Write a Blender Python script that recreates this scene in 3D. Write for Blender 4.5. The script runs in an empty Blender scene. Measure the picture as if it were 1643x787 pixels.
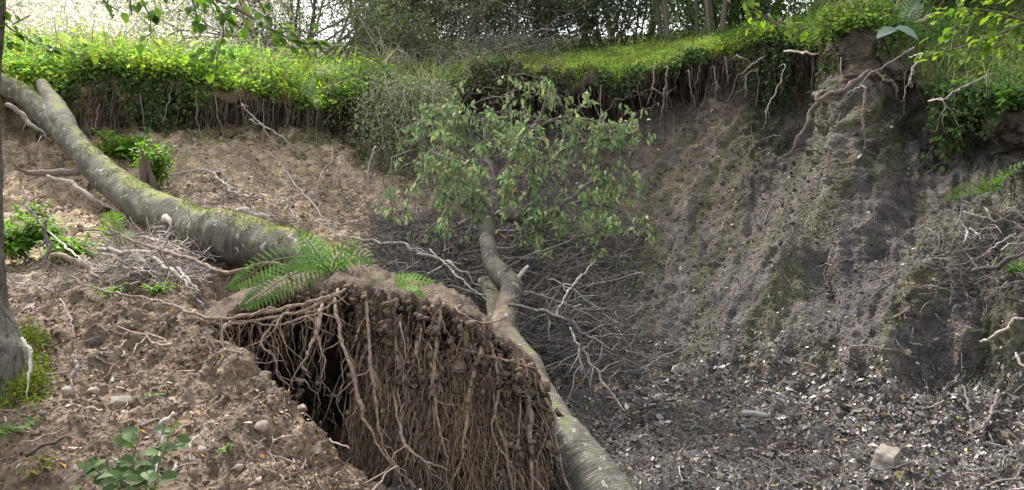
import bpy, math, random
import numpy as np
from mathutils import Vector, noise as mnoise

random.seed(7)
RNG = np.random.default_rng(11)
SC = bpy.context.scene
COL = SC.collection

# ---------------------------------------------------------------- camera
CAMZ = 1.6
F = 1300.0                      # focal length in photograph pixels (1643 wide)
CX, CY = 821.5, 393.5
cam_d = bpy.data.cameras.new('camera')
cam = bpy.data.objects.new('camera', cam_d)
COL.objects.link(cam)
cam_d.sensor_width = 36.0
cam_d.lens = 36.0 * F / 1643.0
cam_d.clip_start = 0.05
cam_d.clip_end = 2000
cam.location = (0, 0, CAMZ)
cam.rotation_euler = (math.radians(90), 0, 0)
SC.camera = cam

# ---------------------------------------------------------------- sky and sun
SUN_DIR = Vector((-0.40, 0.50, 0.77)).normalized()     # towards the sun: high behind the bank, to the left
sun_el = math.asin(SUN_DIR.z)
sun_az = math.atan2(SUN_DIR.x, SUN_DIR.y)
world = bpy.data.worlds.new('World')
SC.world = world
world.use_nodes = True
wn = world.node_tree.nodes
wl = world.node_tree.links
wn.clear()
w_out = wn.new('ShaderNodeOutputWorld')
w_bg = wn.new('ShaderNodeBackground')
w_sky = wn.new('ShaderNodeTexSky')
w_sky.sky_type = 'NISHITA'
w_sky.sun_disc = False
w_sky.sun_elevation = sun_el
w_sky.sun_rotation = sun_az
w_sky.air_density = 1.0
w_sky.dust_density = 4.0
w_sky.ozone_density = 1.0
w_tc = wn.new('ShaderNodeTexCoord')
w_nz = wn.new('ShaderNodeTexNoise')
w_nz.inputs['Scale'].default_value = 3.0
w_nz.inputs['Detail'].default_value = 5.0
w_rmp = wn.new('ShaderNodeMapRange')
w_rmp.inputs['From Min'].default_value = 0.3
w_rmp.inputs['From Max'].default_value = 0.7
w_rmp.inputs['To Min'].default_value = 0.45
w_rmp.inputs['To Max'].default_value = 0.85
w_mix = wn.new('ShaderNodeMixRGB')
w_mix.inputs['Color2'].default_value = (6.8, 6.65, 6.55, 1)   # thin bright cloud
w_bg.inputs['Strength'].default_value = 0.102
wl.new(w_tc.outputs['Generated'], w_nz.inputs['Vector'])
wl.new(w_nz.outputs['Fac'], w_rmp.inputs['Value'])
wl.new(w_rmp.outputs['Result'], w_mix.inputs['Fac'])
wl.new(w_sky.outputs['Color'], w_mix.inputs['Color1'])
wl.new(w_mix.outputs['Color'], w_bg.inputs['Color'])
wl.new(w_bg.outputs['Background'], w_out.inputs['Surface'])

sun_d = bpy.data.lights.new('sun', 'SUN')
sun_d.energy = 3.0
sun_d.angle = math.radians(9)
sun_d.color = (1.0, 0.95, 0.86)
sun = bpy.data.objects.new('sun', sun_d)
COL.objects.link(sun)
sun.location = (-8, 10, 20)
sun.rotation_euler = (-SUN_DIR).to_track_quat('-Z', 'Y').to_euler()

SC.view_settings.view_transform = 'Standard'
SC.view_settings.look = 'None'
SC.view_settings.exposure = 1.6
SC.view_settings.gamma = 1.0
SC.view_settings.use_curve_mapping = False
SC.cycles.max_bounces = 6
SC.cycles.transparent_max_bounces = 8
SC.cycles.use_denoising = True

# ================================================================ helpers
def U(px, py, d):
    """World point seen at photograph pixel px,py at forward distance d."""
    return np.array([(px - CX) / F * d, d, CAMZ + (CY - py) / F * d])

def Us(pts):
    return np.array([U(*p) for p in pts])

_perm = np.random.default_rng(5).permutation(256)
_perm = np.concatenate([_perm, _perm, _perm])
_grad = np.array([[1,1,0],[-1,1,0],[1,-1,0],[-1,-1,0],[1,0,1],[-1,0,1],[1,0,-1],[-1,0,-1],[0,1,1],[0,-1,1],[0,1,-1],[0,-1,-1],[1,1,0],[-1,1,0],[0,-1,1],[0,-1,-1]], float)

def perlin(p):
    p = np.asarray(p, float)
    i = np.floor(p).astype(int)
    f = p - i
    i &= 255
    u = f * f * f * (f * (f * 6 - 15) + 10)
    def g(dx, dy, dz):
        h = _perm[_perm[_perm[i[..., 0] + dx] + i[..., 1] + dy] + i[..., 2] + dz] & 15
        v = _grad[h]
        return v[..., 0] * (f[..., 0] - dx) + v[..., 1] * (f[..., 1] - dy) + v[..., 2] * (f[..., 2] - dz)
    ux, uy, uz = u[..., 0], u[..., 1], u[..., 2]
    a = g(0,0,0) * (1-ux) + g(1,0,0) * ux
    b = g(0,1,0) * (1-ux) + g(1,1,0) * ux
    c = g(0,0,1) * (1-ux) + g(1,0,1) * ux
    d = g(0,1,1) * (1-ux) + g(1,1,1) * ux
    return (a * (1-uy) + b * uy) * (1-uz) + (c * (1-uy) + d * uy) * uz

def fbm(p, octv=4, lac=2.03, gain=0.5):
    p = np.asarray(p, float)
    s = 0; a = 1.0
    for k in range(octv):
        s = s + a * perlin(p + 17.3 * k)
        p = p * lac; a *= gain
    return s

def unit(v):
    v = np.asarray(v, float)
    return v / np.maximum(np.linalg.norm(v, axis=-1, keepdims=True), 1e-9)

def smooth(a, b, x):
    t = np.clip((x - a) / (b - a), 0, 1)
    return t * t * (3 - 2 * t)

def catmull(pts, per):
    """Smooth resampling of an (n,k) array, per points to each span."""
    P = np.asarray(pts, float)
    if len(P) == 2:
        t = np.linspace(0, 1, per + 1)[:, None]
        return P[0] * (1 - t) + P[1] * t
    E = np.vstack([2 * P[0] - P[1], P, 2 * P[-1] - P[-2]])
    out = []
    for k in range(1, len(E) - 2):
        p0, p1, p2, p3 = E[k-1], E[k], E[k+1], E[k+2]
        t = (np.arange(per) / per)[:, None]
        out.append(0.5 * ((2*p1) + (-p0+p2)*t + (2*p0-5*p1+4*p2-p3)*t*t + (-p0+3*p1-3*p2+p3)*t**3))
    out.append(P[-1:])
    return np.vstack(out)

ORG = {}
class MB:
    """Collects vertices, faces and vertex colours; build() links them as ONE mesh object."""
    def __init__(s):
        s.V = []; s.F = {3: [], 4: []}; s.C = []; s.A = []; s.n = 0
    def add(s, v, f, col=(0.5, 0.5, 0.5), att=None):
        v = np.asarray(v, float).reshape(-1, 3)
        c = np.asarray(col, float)
        if c.ndim == 1: c = np.broadcast_to(c, (len(v), 3))
        s.V.append(v); s.C.append(c)
        s.A.append(np.zeros((len(v), 3)) if att is None else np.asarray(att, float))
        for ff in (f if isinstance(f, list) else [f]):
            ff = np.asarray(ff, int)
            if len(ff): s.F[ff.shape[1]].append(ff + s.n)
        s.n += len(v)
        return s
    def mesh(s, name, mat, origin=(0, 0, 0), flat=False):
        V = np.vstack(s.V) - np.asarray(origin); C = np.vstack(s.C); A = np.vstack(s.A)
        f3 = np.vstack(s.F[3]) if s.F[3] else np.zeros((0, 3), int)
        f4 = np.vstack(s.F[4]) if s.F[4] else np.zeros((0, 4), int)
        me = bpy.data.meshes.new(name)
        me.vertices.add(len(V)); me.vertices.foreach_set('co', V.astype(np.float32).ravel())
        nl = f3.size + f4.size
        me.loops.add(nl)
        me.loops.foreach_set('vertex_index', np.concatenate([f3.ravel(), f4.ravel()]).astype(np.int32))
        me.polygons.add(len(f3) + len(f4))
        st = np.concatenate([np.arange(len(f3)) * 3, f3.size + np.arange(len(f4)) * 4]).astype(np.int32)
        me.polygons.foreach_set('loop_start', st)
        me.polygons.foreach_set('use_smooth', np.full(len(f3) + len(f4), not flat))
        me.update(calc_edges=True)
        at = me.attributes.new('Col', 'FLOAT_COLOR', 'POINT')
        at.data.foreach_set('color', np.hstack([C, np.ones((len(C), 1))]).astype(np.float32).ravel())
        if np.any(A):
            a2 = me.attributes.new('Along', 'FLOAT_VECTOR', 'POINT')
            a2.data.foreach_set('vector', A.astype(np.float32).ravel())
        me.materials.append(mat)
        return me
    def build(s, name, mat, parent=None, origin=None, flat=False):
        V = np.vstack(s.V)
        if origin is None:
            origin = ORG.get(parent.name, np.zeros(3)) if parent else np.array([*V.mean(0)[:2], V[:, 2].min()])
        o = bpy.data.objects.new(name, s.mesh(name, mat, origin, flat))
        link(o, parent, origin)
        return o

def link(o, parent, origin):
    COL.objects.link(o)
    origin = np.asarray(origin, float)
    ORG[o.name] = origin
    if parent:
        o.parent = parent
        o.location = Vector(origin - ORG[parent.name])
    else:
        o.location = Vector(origin)

def tag(o, label=None, cat=None, group=None, kind=None):
    if label: o['label'] = label
    if cat: o['category'] = cat
    if group: o['group'] = group
    if kind: o['kind'] = kind
    return o

def thing(name, label, cat, loc, group=None):
    o = bpy.data.objects.new(name, None)
    o.empty_display_size = 0.1
    link(o, None, loc)
    return tag(o, label, cat, group)

def inst(name, me, parent, loc, rot=None, scale=1.0):
    """An object that shares mesh data, placed at a world point."""
    o = bpy.data.objects.new(name, me)
    link(o, parent, loc)
    if rot is not None: o.rotation_euler = rot
    o.scale = scale if hasattr(scale, '__len__') else (scale,) * 3
    return o

def tubes(P, R, k=4, seed=0, closed=True):
    """Many tubes at once: P (m,n,3), R (m,n) -> verts, [faces]."""
    P = np.asarray(P, float); R = np.asarray(R, float)
    if P.ndim == 2: P = P[None]; R = R[None]
    m, n, _ = P.shape
    T = unit(np.gradient(P, axis=1))
    ref = np.array([0.31, 0.17, 0.93])
    mean = unit(P[:, -1] - P[:, 0])
    refs = np.where(np.abs(mean @ ref)[:, None] > 0.9, np.array([[0.9, -0.4, 0.1]]), ref[None])
    u = unit(np.cross(T, refs[:, None, :])); w = np.cross(T, u)
    th = np.arange(k) / k * 2 * np.pi
    ring = u[:, :, None, :] * np.cos(th)[None, None, :, None] + w[:, :, None, :] * np.sin(th)[None, None, :, None]
    V = P[:, :, None, :] + ring * R[:, :, None, None]
    idx = np.arange(m * n * k).reshape(m, n, k)
    a = idx[:, :-1, :]; b = idx[:, 1:, :]
    f = np.stack([a, np.roll(a, -1, 2), np.roll(b, -1, 2), b], -1).reshape(-1, 4)
    return V.reshape(-1, 3), f

def wobble(p0, p1, n, amp, rng, sag=0.0):
    """Batch of crooked lines from p0 (m,3) to p1 (m,3)."""
    m = len(p0)
    t = np.linspace(0, 1, n)[None, :, None]
    P = p0[:, None] * (1 - t) + p1[:, None] * t
    L = np.linalg.norm(p1 - p0, axis=1)[:, None, None]
    w = np.cumsum(rng.normal(0, 1, (m, n, 3)), axis=1)
    w = w - w[:, :1] - t * (w[:, -1:] - w[:, :1])
    P = P + w * amp * L / math.sqrt(n)
    P[:, :, 2] -= sag * (L[:, :, 0] * 4 * t[:, :, 0] * (1 - t[:, :, 0]))
    return P

def leaves(P, D, N, L, W, col, curl=0.15, fold=0.15, simple=False):
    """Batch of leaves: base P, axis D, face normal N -> verts, faces, colours."""
    P = np.asarray(P, float); D = unit(D); S = unit(np.cross(D, N)); N = np.cross(S, D)
    L = np.broadcast_to(np.asarray(L, float).reshape(-1, 1), (len(P), 1)); W = np.broadcast_to(np.asarray(W, float).reshape(-1, 1), (len(P), 1))
    m = len(P)
    if simple:
        V = np.stack([P, P + D*L*0.45 + S*W*0.5 + N*W*fold, P + D*L - N*L*curl, P + D*L*0.45 - S*W*0.5 + N*W*fold], 1)
        base = np.arange(m)[:, None] * 4
        f = np.concatenate([base + [0, 1, 2], base + [0, 2, 3]])
        q = 4
    else:
        V = np.stack([P, P + D*L*0.4 + S*W*0.5 + N*W*fold, P + D*L*0.4 - S*W*0.5 + N*W*fold, P + D*L*0.45, P + D*L - N*L*curl], 1)
        base = np.arange(m)[:, None] * 5
        f = np.concatenate([base + [0, 1, 3], base + [0, 3, 2], base + [3, 1, 4], base + [3, 4, 2]])
        q = 5
    c = np.repeat(np.asarray(col, float), q, 0)
    return V.reshape(-1, 3), f, c

def rdir(rng, m):
    return unit(rng.normal(0, 1, (m, 3)))

def vary(rng, base, m, s=0.15, hue=0.08):
    b = np.asarray(base, float)
    if b.ndim == 1: b = np.broadcast_to(b, (m, 3))
    k = np.exp(rng.normal(0, s, (m, 1))); h = np.exp(rng.normal(0, hue, (m, 3)))
    return np.clip(b * k * h, 0.002, 0.9)

# ================================================================ materials
def newmat(name):
    m = bpy.data.materials.new(name); m.use_nodes = True
    n = m.node_tree.nodes; l = m.node_tree.links
    return m, n, l, n['Principled BSDF']

def mat_soil(name, scale=1.0, bump=0.5, rough=0.92, spec=0.25):
    m, n, l, bs = newmat(name)
    at = n.new('ShaderNodeAttribute'); at.attribute_name = 'Col'
    tc = n.new('ShaderNodeTexCoord')
    n1 = n.new('ShaderNodeTexNoise'); n1.inputs['Scale'].default_value = 9 * scale; n1.inputs['Detail'].default_value = 8; n1.inputs['Roughness'].default_value = 0.65
    n2 = n.new('ShaderNodeTexNoise'); n2.inputs['Scale'].default_value = 45 * scale; n2.inputs['Detail'].default_value = 6; n2.inputs['Roughness'].default_value = 0.7
    vo = n.new('ShaderNodeTexVoronoi'); vo.inputs['Scale'].default_value = 38 * scale
    for q in (n1, n2, vo): l.new(tc.outputs['Object'], q.inputs['Vector'])
    mr = n.new('ShaderNodeMapRange'); mr.inputs['From Min'].default_value = 0.3; mr.inputs['From Max'].default_value = 0.7; mr.inputs['To Min'].default_value = 0.6; mr.inputs['To Max'].default_value = 1.4
    l.new(n1.outputs['Fac'], mr.inputs['Value'])
    mr2 = n.new('ShaderNodeMapRange'); mr2.inputs['From Min'].default_value = 0.3; mr2.inputs['From Max'].default_value = 0.7; mr2.inputs['To Min'].default_value = 0.7; mr2.inputs['To Max'].default_value = 1.3
    l.new(n2.outputs['Fac'], mr2.inputs['Value'])
    mu = n.new('ShaderNodeMath'); mu.operation = 'MULTIPLY'; l.new(mr.outputs[0], mu.inputs[0]); l.new(mr2.outputs[0], mu.inputs[1])
    sc = n.new('ShaderNodeVectorMath'); sc.operation = 'SCALE'
    l.new(at.outputs['Color'], sc.inputs[0]); l.new(mu.outputs[0], sc.inputs['Scale'])
    l.new(sc.outputs[0], bs.inputs['Base Color'])
    ad = n.new('ShaderNodeMath'); ad.operation = 'ADD'
    l.new(n2.outputs['Fac'], ad.inputs[0]); l.new(vo.outputs['Distance'], ad.inputs[1])
    bp = n.new('ShaderNodeBump'); bp.inputs['Strength'].default_value = bump; bp.inputs['Distance'].default_value = 0.03
    l.new(ad.outputs[0], bp.inputs['Height']); l.new(bp.outputs[0], bs.inputs['Normal'])
    bs.inputs['Roughness'].default_value = rough
    bs.inputs['Specular IOR Level'].default_value = spec
    return m

def mat_leaf(name, trans=0.4, rough=0.6, spec=0.2):
    m, n, l, bs = newmat(name)
    at = n.new('ShaderNodeAttribute'); at.attribute_name = 'Col'
    l.new(at.outputs['Color'], bs.inputs['Base Color'])
    bs.inputs['Roughness'].default_value = rough
    bs.inputs['Specular IOR Level'].default_value = spec
    tr = n.new('ShaderNodeBsdfTranslucent')
    hs = n.new('ShaderNodeHueSaturation'); hs.inputs['Saturation'].default_value = 1.15; hs.inputs['Value'].default_value = 1.25
    l.new(at.outputs['Color'], hs.inputs['Color']); l.new(hs.outputs[0], tr.inputs['Color'])
    mx = n.new('ShaderNodeMixShader'); mx.inputs[0].default_value = trans
    l.new(bs.outputs[0], mx.inputs[1]); l.new(tr.outputs[0], mx.inputs[2])
    l.new(mx.outputs[0], n['Material Output'].inputs['Surface'])
    return m

def mat_wood(name, rough=0.85, bump=0.4, scale=60, spec=0.3):
    m, n, l, bs = newmat(name)
    at = n.new('ShaderNodeAttribute'); at.attribute_name = 'Col'
    tc = n.new('ShaderNodeTexCoord')
    n1 = n.new('ShaderNodeTexNoise'); n1.inputs['Scale'].default_value = scale; n1.inputs['Detail'].default_value = 5
    l.new(tc.outputs['Object'], n1.inputs['Vector'])
    mr = n.new('ShaderNodeMapRange'); mr.inputs['From Min'].default_value = 0.3; mr.inputs['From Max'].default_value = 0.7; mr.inputs['To Min'].default_value = 0.55; mr.inputs['To Max'].default_value = 1.45
    l.new(n1.outputs['Fac'], mr.inputs['Value'])
    sc = n.new('ShaderNodeVectorMath'); sc.operation = 'SCALE'
    l.new(at.outputs['Color'], sc.inputs[0]); l.new(mr.outputs[0], sc.inputs['Scale'])
    l.new(sc.outputs[0], bs.inputs['Base Color'])
    bp = n.new('ShaderNodeBump'); bp.inputs['Strength'].default_value = bump; bp.inputs['Distance'].default_value = 0.01
    l.new(n1.outputs['Fac'], bp.inputs['Height']); l.new(bp.outputs[0], bs.inputs['Normal'])
    bs.inputs['Roughness'].default_value = rough
    bs.inputs['Specular IOR Level'].default_value = spec
    return m

def mat_bark(name, ring_scale=9.0, moss=0.6, moss_col=(0.17, 0.19, 0.035), pale=(0.42, 0.40, 0.36), stretch=1.0):
    """Smooth grey bark with crosswise lenticels, pale lichen and moss growing on the upper side."""
    m, n, l, bs = newmat(name)
    at = n.new('ShaderNodeAttribute'); at.attribute_name = 'Col'
    al = n.new('ShaderNodeAttribute'); al.attribute_name = 'Along'
    tc = n.new('ShaderNodeTexCoord')
    # crosswise streaks: noise stretched round the stem
    mp = n.new('ShaderNodeMapping'); mp.inputs['Scale'].default_value = (ring_scale * 4, 0.55 * stretch, 1)
    l.new(al.outputs['Vector'], mp.inputs['Vector'])
    st = n.new('ShaderNodeTexNoise'); st.inputs['Scale'].default_value = 3.0; st.inputs['Detail'].default_value = 6; st.inputs['Roughness'].default_value = 0.6; st.inputs['Distortion'].default_value = 1.1
    l.new(mp.outputs[0], st.inputs['Vector'])
    nz = n.new('ShaderNodeTexNoise'); nz.inputs['Scale'].default_value = 7; nz.inputs['Detail'].default_value = 7; nz.inputs['Roughness'].default_value = 0.65
    l.new(tc.outputs['Object'], nz.inputs['Vector'])
    fi = n.new('ShaderNodeTexNoise'); fi.inputs['Scale'].default_value = 90; fi.inputs['Detail'].default_value = 4
    l.new(tc.outputs['Object'], fi.inputs['Vector'])
    mr = n.new('ShaderNodeMapRange'); mr.inputs['From Min'].default_value = 0.32; mr.inputs['From Max'].default_value = 0.68; mr.inputs['To Min'].default_value = 0.3; mr.inputs['To Max'].default_value = 1.75
    l.new(st.outputs['Fac'], mr.inputs['Value'])
    sc = n.new('ShaderNodeVectorMath'); sc.operation = 'SCALE'
    l.new(at.outputs['Color'], sc.inputs[0]); l.new(mr.outputs[0], sc.inputs['Scale'])
    mp2 = n.new('ShaderNodeMapRange'); mp2.inputs['From Min'].default_value = 0.35; mp2.inputs['From Max'].default_value = 0.65; mp2.inputs['To Min'].default_value = 0.5; mp2.inputs['To Max'].default_value = 1.45
    l.new(nz.outputs['Fac'], mp2.inputs['Value'])
    sc2 = n.new('ShaderNodeVectorMath'); sc2.operation = 'SCALE'
    l.new(sc.outputs[0], sc2.inputs[0]); l.new(mp2.outputs[0], sc2.inputs['Scale']); sc = sc2
    # pale lichen flecks
    vo = n.new('ShaderNodeTexNoise'); vo.inputs['Scale'].default_value = 17; vo.inputs['Detail'].default_value = 3
    l.new(tc.outputs['Object'], vo.inputs['Vector'])
    lr = n.new('ShaderNodeMapRange'); lr.inputs['From Min'].default_value = 0.62; lr.inputs['From Max'].default_value = 0.7
    l.new(vo.outputs['Fac'], lr.inputs['Value'])
    m1 = n.new('ShaderNodeMixRGB'); m1.inputs['Color2'].default_value = (*pale, 1)
    l.new(lr.outputs[0], m1.inputs['Fac']); l.new(sc.outputs[0], m1.inputs['Color1'])
    # moss on the upper side
    ge = n.new('ShaderNodeNewGeometry'); sx = n.new('ShaderNodeSeparateXYZ'); l.new(ge.outputs['Normal'], sx.inputs[0])
    ad = n.new('ShaderNodeMath'); ad.operation = 'MULTIPLY_ADD'; ad.inputs[1].default_value = 0.55
    l.new(sx.outputs['Z'], ad.inputs[0]); l.new(nz.outputs['Fac'], ad.inputs[2])
    mo = n.new('ShaderNodeMapRange'); mo.inputs['From Min'].default_value = 1.28 - moss * 0.62; mo.inputs['From Max'].default_value = 1.45 - moss * 0.62
    l.new(ad.outputs[0], mo.inputs['Value'])
    m2 = n.new('ShaderNodeMixRGB'); m2.inputs['Color2'].default_value = (*moss_col, 1)
    l.new(mo.outputs[0], m2.inputs['Fac']); l.new(m1.outputs[0], m2.inputs['Color1'])
    l.new(m2.outputs[0], bs.inputs['Base Color'])
    sm = n.new('ShaderNodeMath'); sm.operation = 'ADD'; l.new(st.outputs['Fac'], sm.inputs[0]); l.new(fi.outputs['Fac'], sm.inputs[1])
    bp = n.new('ShaderNodeBump'); bp.inputs['Strength'].default_value = 0.9; bp.inputs['Distance'].default_value = 0.02
    l.new(sm.outputs[0], bp.inputs['Height']); l.new(bp.outputs[0], bs.inputs['Normal'])
    bs.inputs['Roughness'].default_value = 0.8
    bs.inputs['Specular IOR Level'].default_value = 0.3
    return m

M_SOIL = mat_soil('soil', 1.0, 0.9)
M_FLOOR = mat_soil('wet_shale', 1.4, 0.9, 0.7, 0.4)
M_STONE = mat_soil('stone', 2.0, 0.4, 0.6, 0.45)
M_ROOTSOIL = mat_soil('root_soil', 2.2, 0.9)
M_CHIP = mat_wood('shale_chip', 0.42, 0.3, 40, 0.55)
M_LEAF = mat_leaf('leaf', 0.42)
M_LEAFG = mat_leaf('glossy_leaf', 0.35, 0.6, 0.25)
M_COVER = mat_leaf('cover_leaf', 0.5, 0.65, 0.15)
M_LITTER = mat_leaf('dead_leaf', 0.15, 0.6, 0.4)
M_WOOD = mat_wood('twig_wood')
M_ROOT = mat_wood('root_bark', 0.9, 0.5, 45, 0.2)
M_BARK = mat_bark('cherry_bark', 9.0, 0.62)
M_BARK2 = mat_bark('ringed_bark', 13.0, 0.42, (0.16, 0.20, 0.03), (0.5, 0.49, 0.46))
M_BARK3 = mat_bark('ridged_bark', 1.2, 0.35, (0.09, 0.11, 0.03), (0.2, 0.19, 0.16), 9.0)
M_MOSS = mat_leaf('moss', 0.3, 0.8, 0.1)

# ================================================================ terrain
# one profile for each column of the photograph: (pixel row, distance) of
# near ground, foreground, brow, hollow, toe, mid slope, head of slope, under the turf, turf edge, plateau ...
PROF = {
 -700: [(1500,.9),(860,2.4),(640,3.3),(500,4.3),(450,5.0),(390,5.9),(300,7.4),(220,8.6),(180,9.0),(120,9.1),(60,10.4),(20,14),(-120,28),(-120,90)],
 -200: [(1500,.9),(820,2.8),(640,3.6),(510,4.6),(460,5.2),(410,6.2),(320,8.0),(240,9.3),(205,9.7),(150,9.8),(90,11.1),(60,15),(38,29),(38,90)],
    0: [(1500,.9),(787,3.0),(640,3.8),(520,4.8),(470,5.4),(420,6.4),(330,8.3),(250,9.6),(210,10.1),(138,10.1),(92,11.4),(70,16),(48,30),(48,90)],
  150: [(1500,.9),(787,3.0),(640,3.9),(500,5.0),(455,5.6),(400,6.8),(320,8.6),(245,9.9),(212,10.5),(146,10.2),(100,11.6),(80,16),(56,30),(56,90)],
  300: [(1500,.9),(787,3.1),(650,3.9),(510,4.8),(475,5.5),(405,7.0),(310,9.0),(225,10.5),(192,11.1),(148,10.6),(114,12.0),(92,16),(64,30),(64,90)],
  400: [(1500,.9),(787,3.1),(690,3.6),(590,4.0),(690,4.9),(430,6.8),(310,9.0),(225,10.7),(190,11.4),(150,10.8),(124,12.2),(105,16),(60,30),(60,90)],
  500: [(1500,.9),(790,3.2),(740,3.5),(682,3.9),(840,5.0),(455,7.2),(320,9.4),(225,11.1),(190,11.8),(155,11.2),(132,12.4),(108,16),(70,30),(70,90)],
  620: [(1500,.95),(850,3.3),(830,3.7),(800,4.0),(850,5.0),(480,7.6),(345,9.8),(250,11.7),(200,12.5),(150,11.9),(128,13.2),(105,17),(70,30),(70,90)],
  750: [(1600,1.1),(960,3.5),(890,4.2),(840,5.0),(740,6.2),(510,8.2),(370,10.0),(260,12.0),(190,12.9),(140,12.2),(118,13.6),(98,17.5),(65,30),(65,90)],
  900: [(1800,1.2),(960,3.7),(860,4.6),(790,5.5),(690,6.8),(560,8.4),(420,10.3),(260,12.3),(172,13.8),(132,12.6),(100,14),(85,18),(60,30),(60,90)],
 1000: [(1800,1.2),(970,3.7),(880,4.5),(795,5.5),(680,6.9),(580,8.2),(430,10.2),(250,12.3),(160,13.9),(118,12.7),(88,14),(80,18),(60,30),(60,90)],
 1100: [(1800,1.2),(980,3.7),(890,4.5),(798,5.5),(680,6.8),(590,7.9),(420,9.8),(225,12.0),(142,13.3),(98,12.4),(78,13.6),(70,17),(50,30),(50,90)],
 1200: [(1800,1.2),(980,3.7),(890,4.5),(798,5.5),(685,6.7),(592,7.6),(400,9.3),(195,11.4),(125,12.0),(75,11.7),(62,12.8),(55,16),(40,30),(40,90)],
 1275: [(1800,1.2),(980,3.7),(890,4.5),(798,5.5),(688,6.6),(598,7.4),(405,8.9),(235,10.9),(130,11.5),(64,11.0),(52,12.2),(45,15.5),(30,30),(30,90)],
 1345: [(1800,1.2),(980,3.7),(890,4.5),(798,5.5),(690,6.5),(603,7.1),(410,8.3),(235,9.4),(120,9.75),(48,9.5),(22,10.6),(0,14),(-40,30),(-40,90)],
 1430: [(1800,1.2),(980,3.7),(890,4.5),(798,5.5),(690,6.3),(610,6.8),(432,7.7),(260,8.7),(150,9.3),(72,9.2),(28,10.3),(-30,13),(-150,30),(-150,90)],
 1530: [(1800,1.2),(980,3.7),(890,4.5),(798,5.4),(700,6.1),(622,6.5),(452,7.1),(320,8.0),(215,8.9),(168,8.4),(85,9.7),(-20,13),(-250,28),(-250,90)],
 1643: [(1800,1.2),(980,3.7),(890,4.5),(798,5.3),(710,5.9),(638,6.2),(480,6.6),(360,7.4),(250,8.0),(188,7.7),(85,9.2),(-40,12.5),(-300,28),(-300,90)],
 1900: [(1800,1.2),(980,3.6),(890,4.3),(800,4.9),(735,5.3),(668,5.5),(500,5.8),(380,6.4),(270,6.8),(198,6.7),(85,8.5),(-60,12),(-320,28),(-320,90)],
 2400: [(1800,1.2),(980,3.4),(890,3.9),(810,4.3),(750,4.5),(690,4.7),(520,4.9),(400,5.1),(290,5.3),(200,5.7),(85,7.5),(-60,11),(-320,26),(-320,90)],
}
ROWSUB = [14, 46, 52, 46, 50, 70, 80, 46, 34, 26, 22, 16, 8]
kx = np.array(sorted(PROF), float)
cols = np.concatenate([np.linspace(-700, -60, 40, endpoint=False), np.arange(-60, 1704, 3.0), np.linspace(1704, 2400, 40)])
ctrl = np.array([[(CAMZ + (CY - py) / F * d, d) for py, d in PROF[int(k)]] for k in kx])    # (cols, rows, (z, d))

def interp_cols(A):
    """Catmull-Rom across unevenly spaced columns."""
    out = np.zeros((len(cols), A.shape[1], 2))
    m = np.gradient(A, kx, axis=0)
    j = np.clip(np.searchsorted(kx, cols, 'right') - 1, 0, len(kx) - 2)
    h = (kx[j+1] - kx[j])[:, None, None]
    t = ((cols - kx[j]) / (kx[j+1] - kx[j]))[:, None, None]
    return ((2*t**3 - 3*t**2 + 1) * A[j] + (t**3 - 2*t**2 + t) * h * m[j] + (-2*t**3 + 3*t**2) * A[j+1] + (t**3 - t**2) * h * m[j+1])

G = interp_cols(ctrl)
rows = []; rowk = []
nr = G.shape[1]
for k in range(nr - 1):
    p0 = G[:, max(k-1, 0)]; p1 = G[:, k]; p2 = G[:, k+1]; p3 = G[:, min(k+2, nr-1)]
    L = np.linalg.norm(p2 - p1, axis=1)[:, None]
    def tang(a, b, c):
        la = np.maximum(np.linalg.norm(b - a, axis=1)[:, None], 1e-3); lb = np.maximum(np.linalg.norm(c - b, axis=1)[:, None], 1e-3)
        return ((b - a) / la + (c - b) / lb) * 0.5
    m1 = tang(p0, p1, p2) * L * 0.8; m2 = tang(p1, p2, p3) * L * 0.8
    for s in range(ROWSUB[k] + (k == nr - 2)):
        t = s / ROWSUB[k]
        rows.append((2*t**3 - 3*t**2 + 1)*p1 + (t**3 - 2*t**2 + t)*m1 + (-2*t**3 + 3*t**2)*p2 + (t**3 - t**2)*m2)
        rowk.append(k + t)
ZD = np.array(rows)                          # (R, C, 2)
RK = np.array(rowk)[:, None] * np.ones(len(cols))[None]
CP = np.ones(len(rows))[:, None] * cols[None]
D_ = ZD[..., 1]
T0 = np.stack([(CP - CX) / F * D_, D_, ZD[..., 0]], -1)

def grid_normals(P):
    du = np.gradient(P, axis=1); dv = np.gradient(P, axis=0)
    n = unit(np.cross(du, dv))
    return n
lipw = np.exp(-((RK - 9.0) / .55) ** 2)
T0[..., 2] += lipw * (.34 * fbm(np.stack([CP / 95.0, RK * 0 + .2, RK * 0 + .7], -1), 2) + .10 * fbm(np.stack([CP / 26.0, RK * 0 + .2, RK * 0 + .1], -1), 2))
TN = grid_normals(T0)
near = np.clip(smooth(1.5, 3.5, T0[..., 1]), 0.2, 1) * (1 - smooth(16, 30, T0[..., 1]))
slope_m = smooth(4.2, 5.2, RK) * (1 - smooth(8.2, 9.0, RK))
cliff_m = smooth(6.3, 7.2, RK) * (1 - smooth(8.6, 9.2, RK))
rightm = smooth(900, 1250, CP)
floor_m = (1 - smooth(4.3, 5.3, RK)) * smooth(640, 760, CP)
mound_m = (1 - smooth(3.2, 4.6, RK)) * (1 - smooth(600, 700, CP))
plate_m = smooth(8.8, 9.3, RK)
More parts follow.
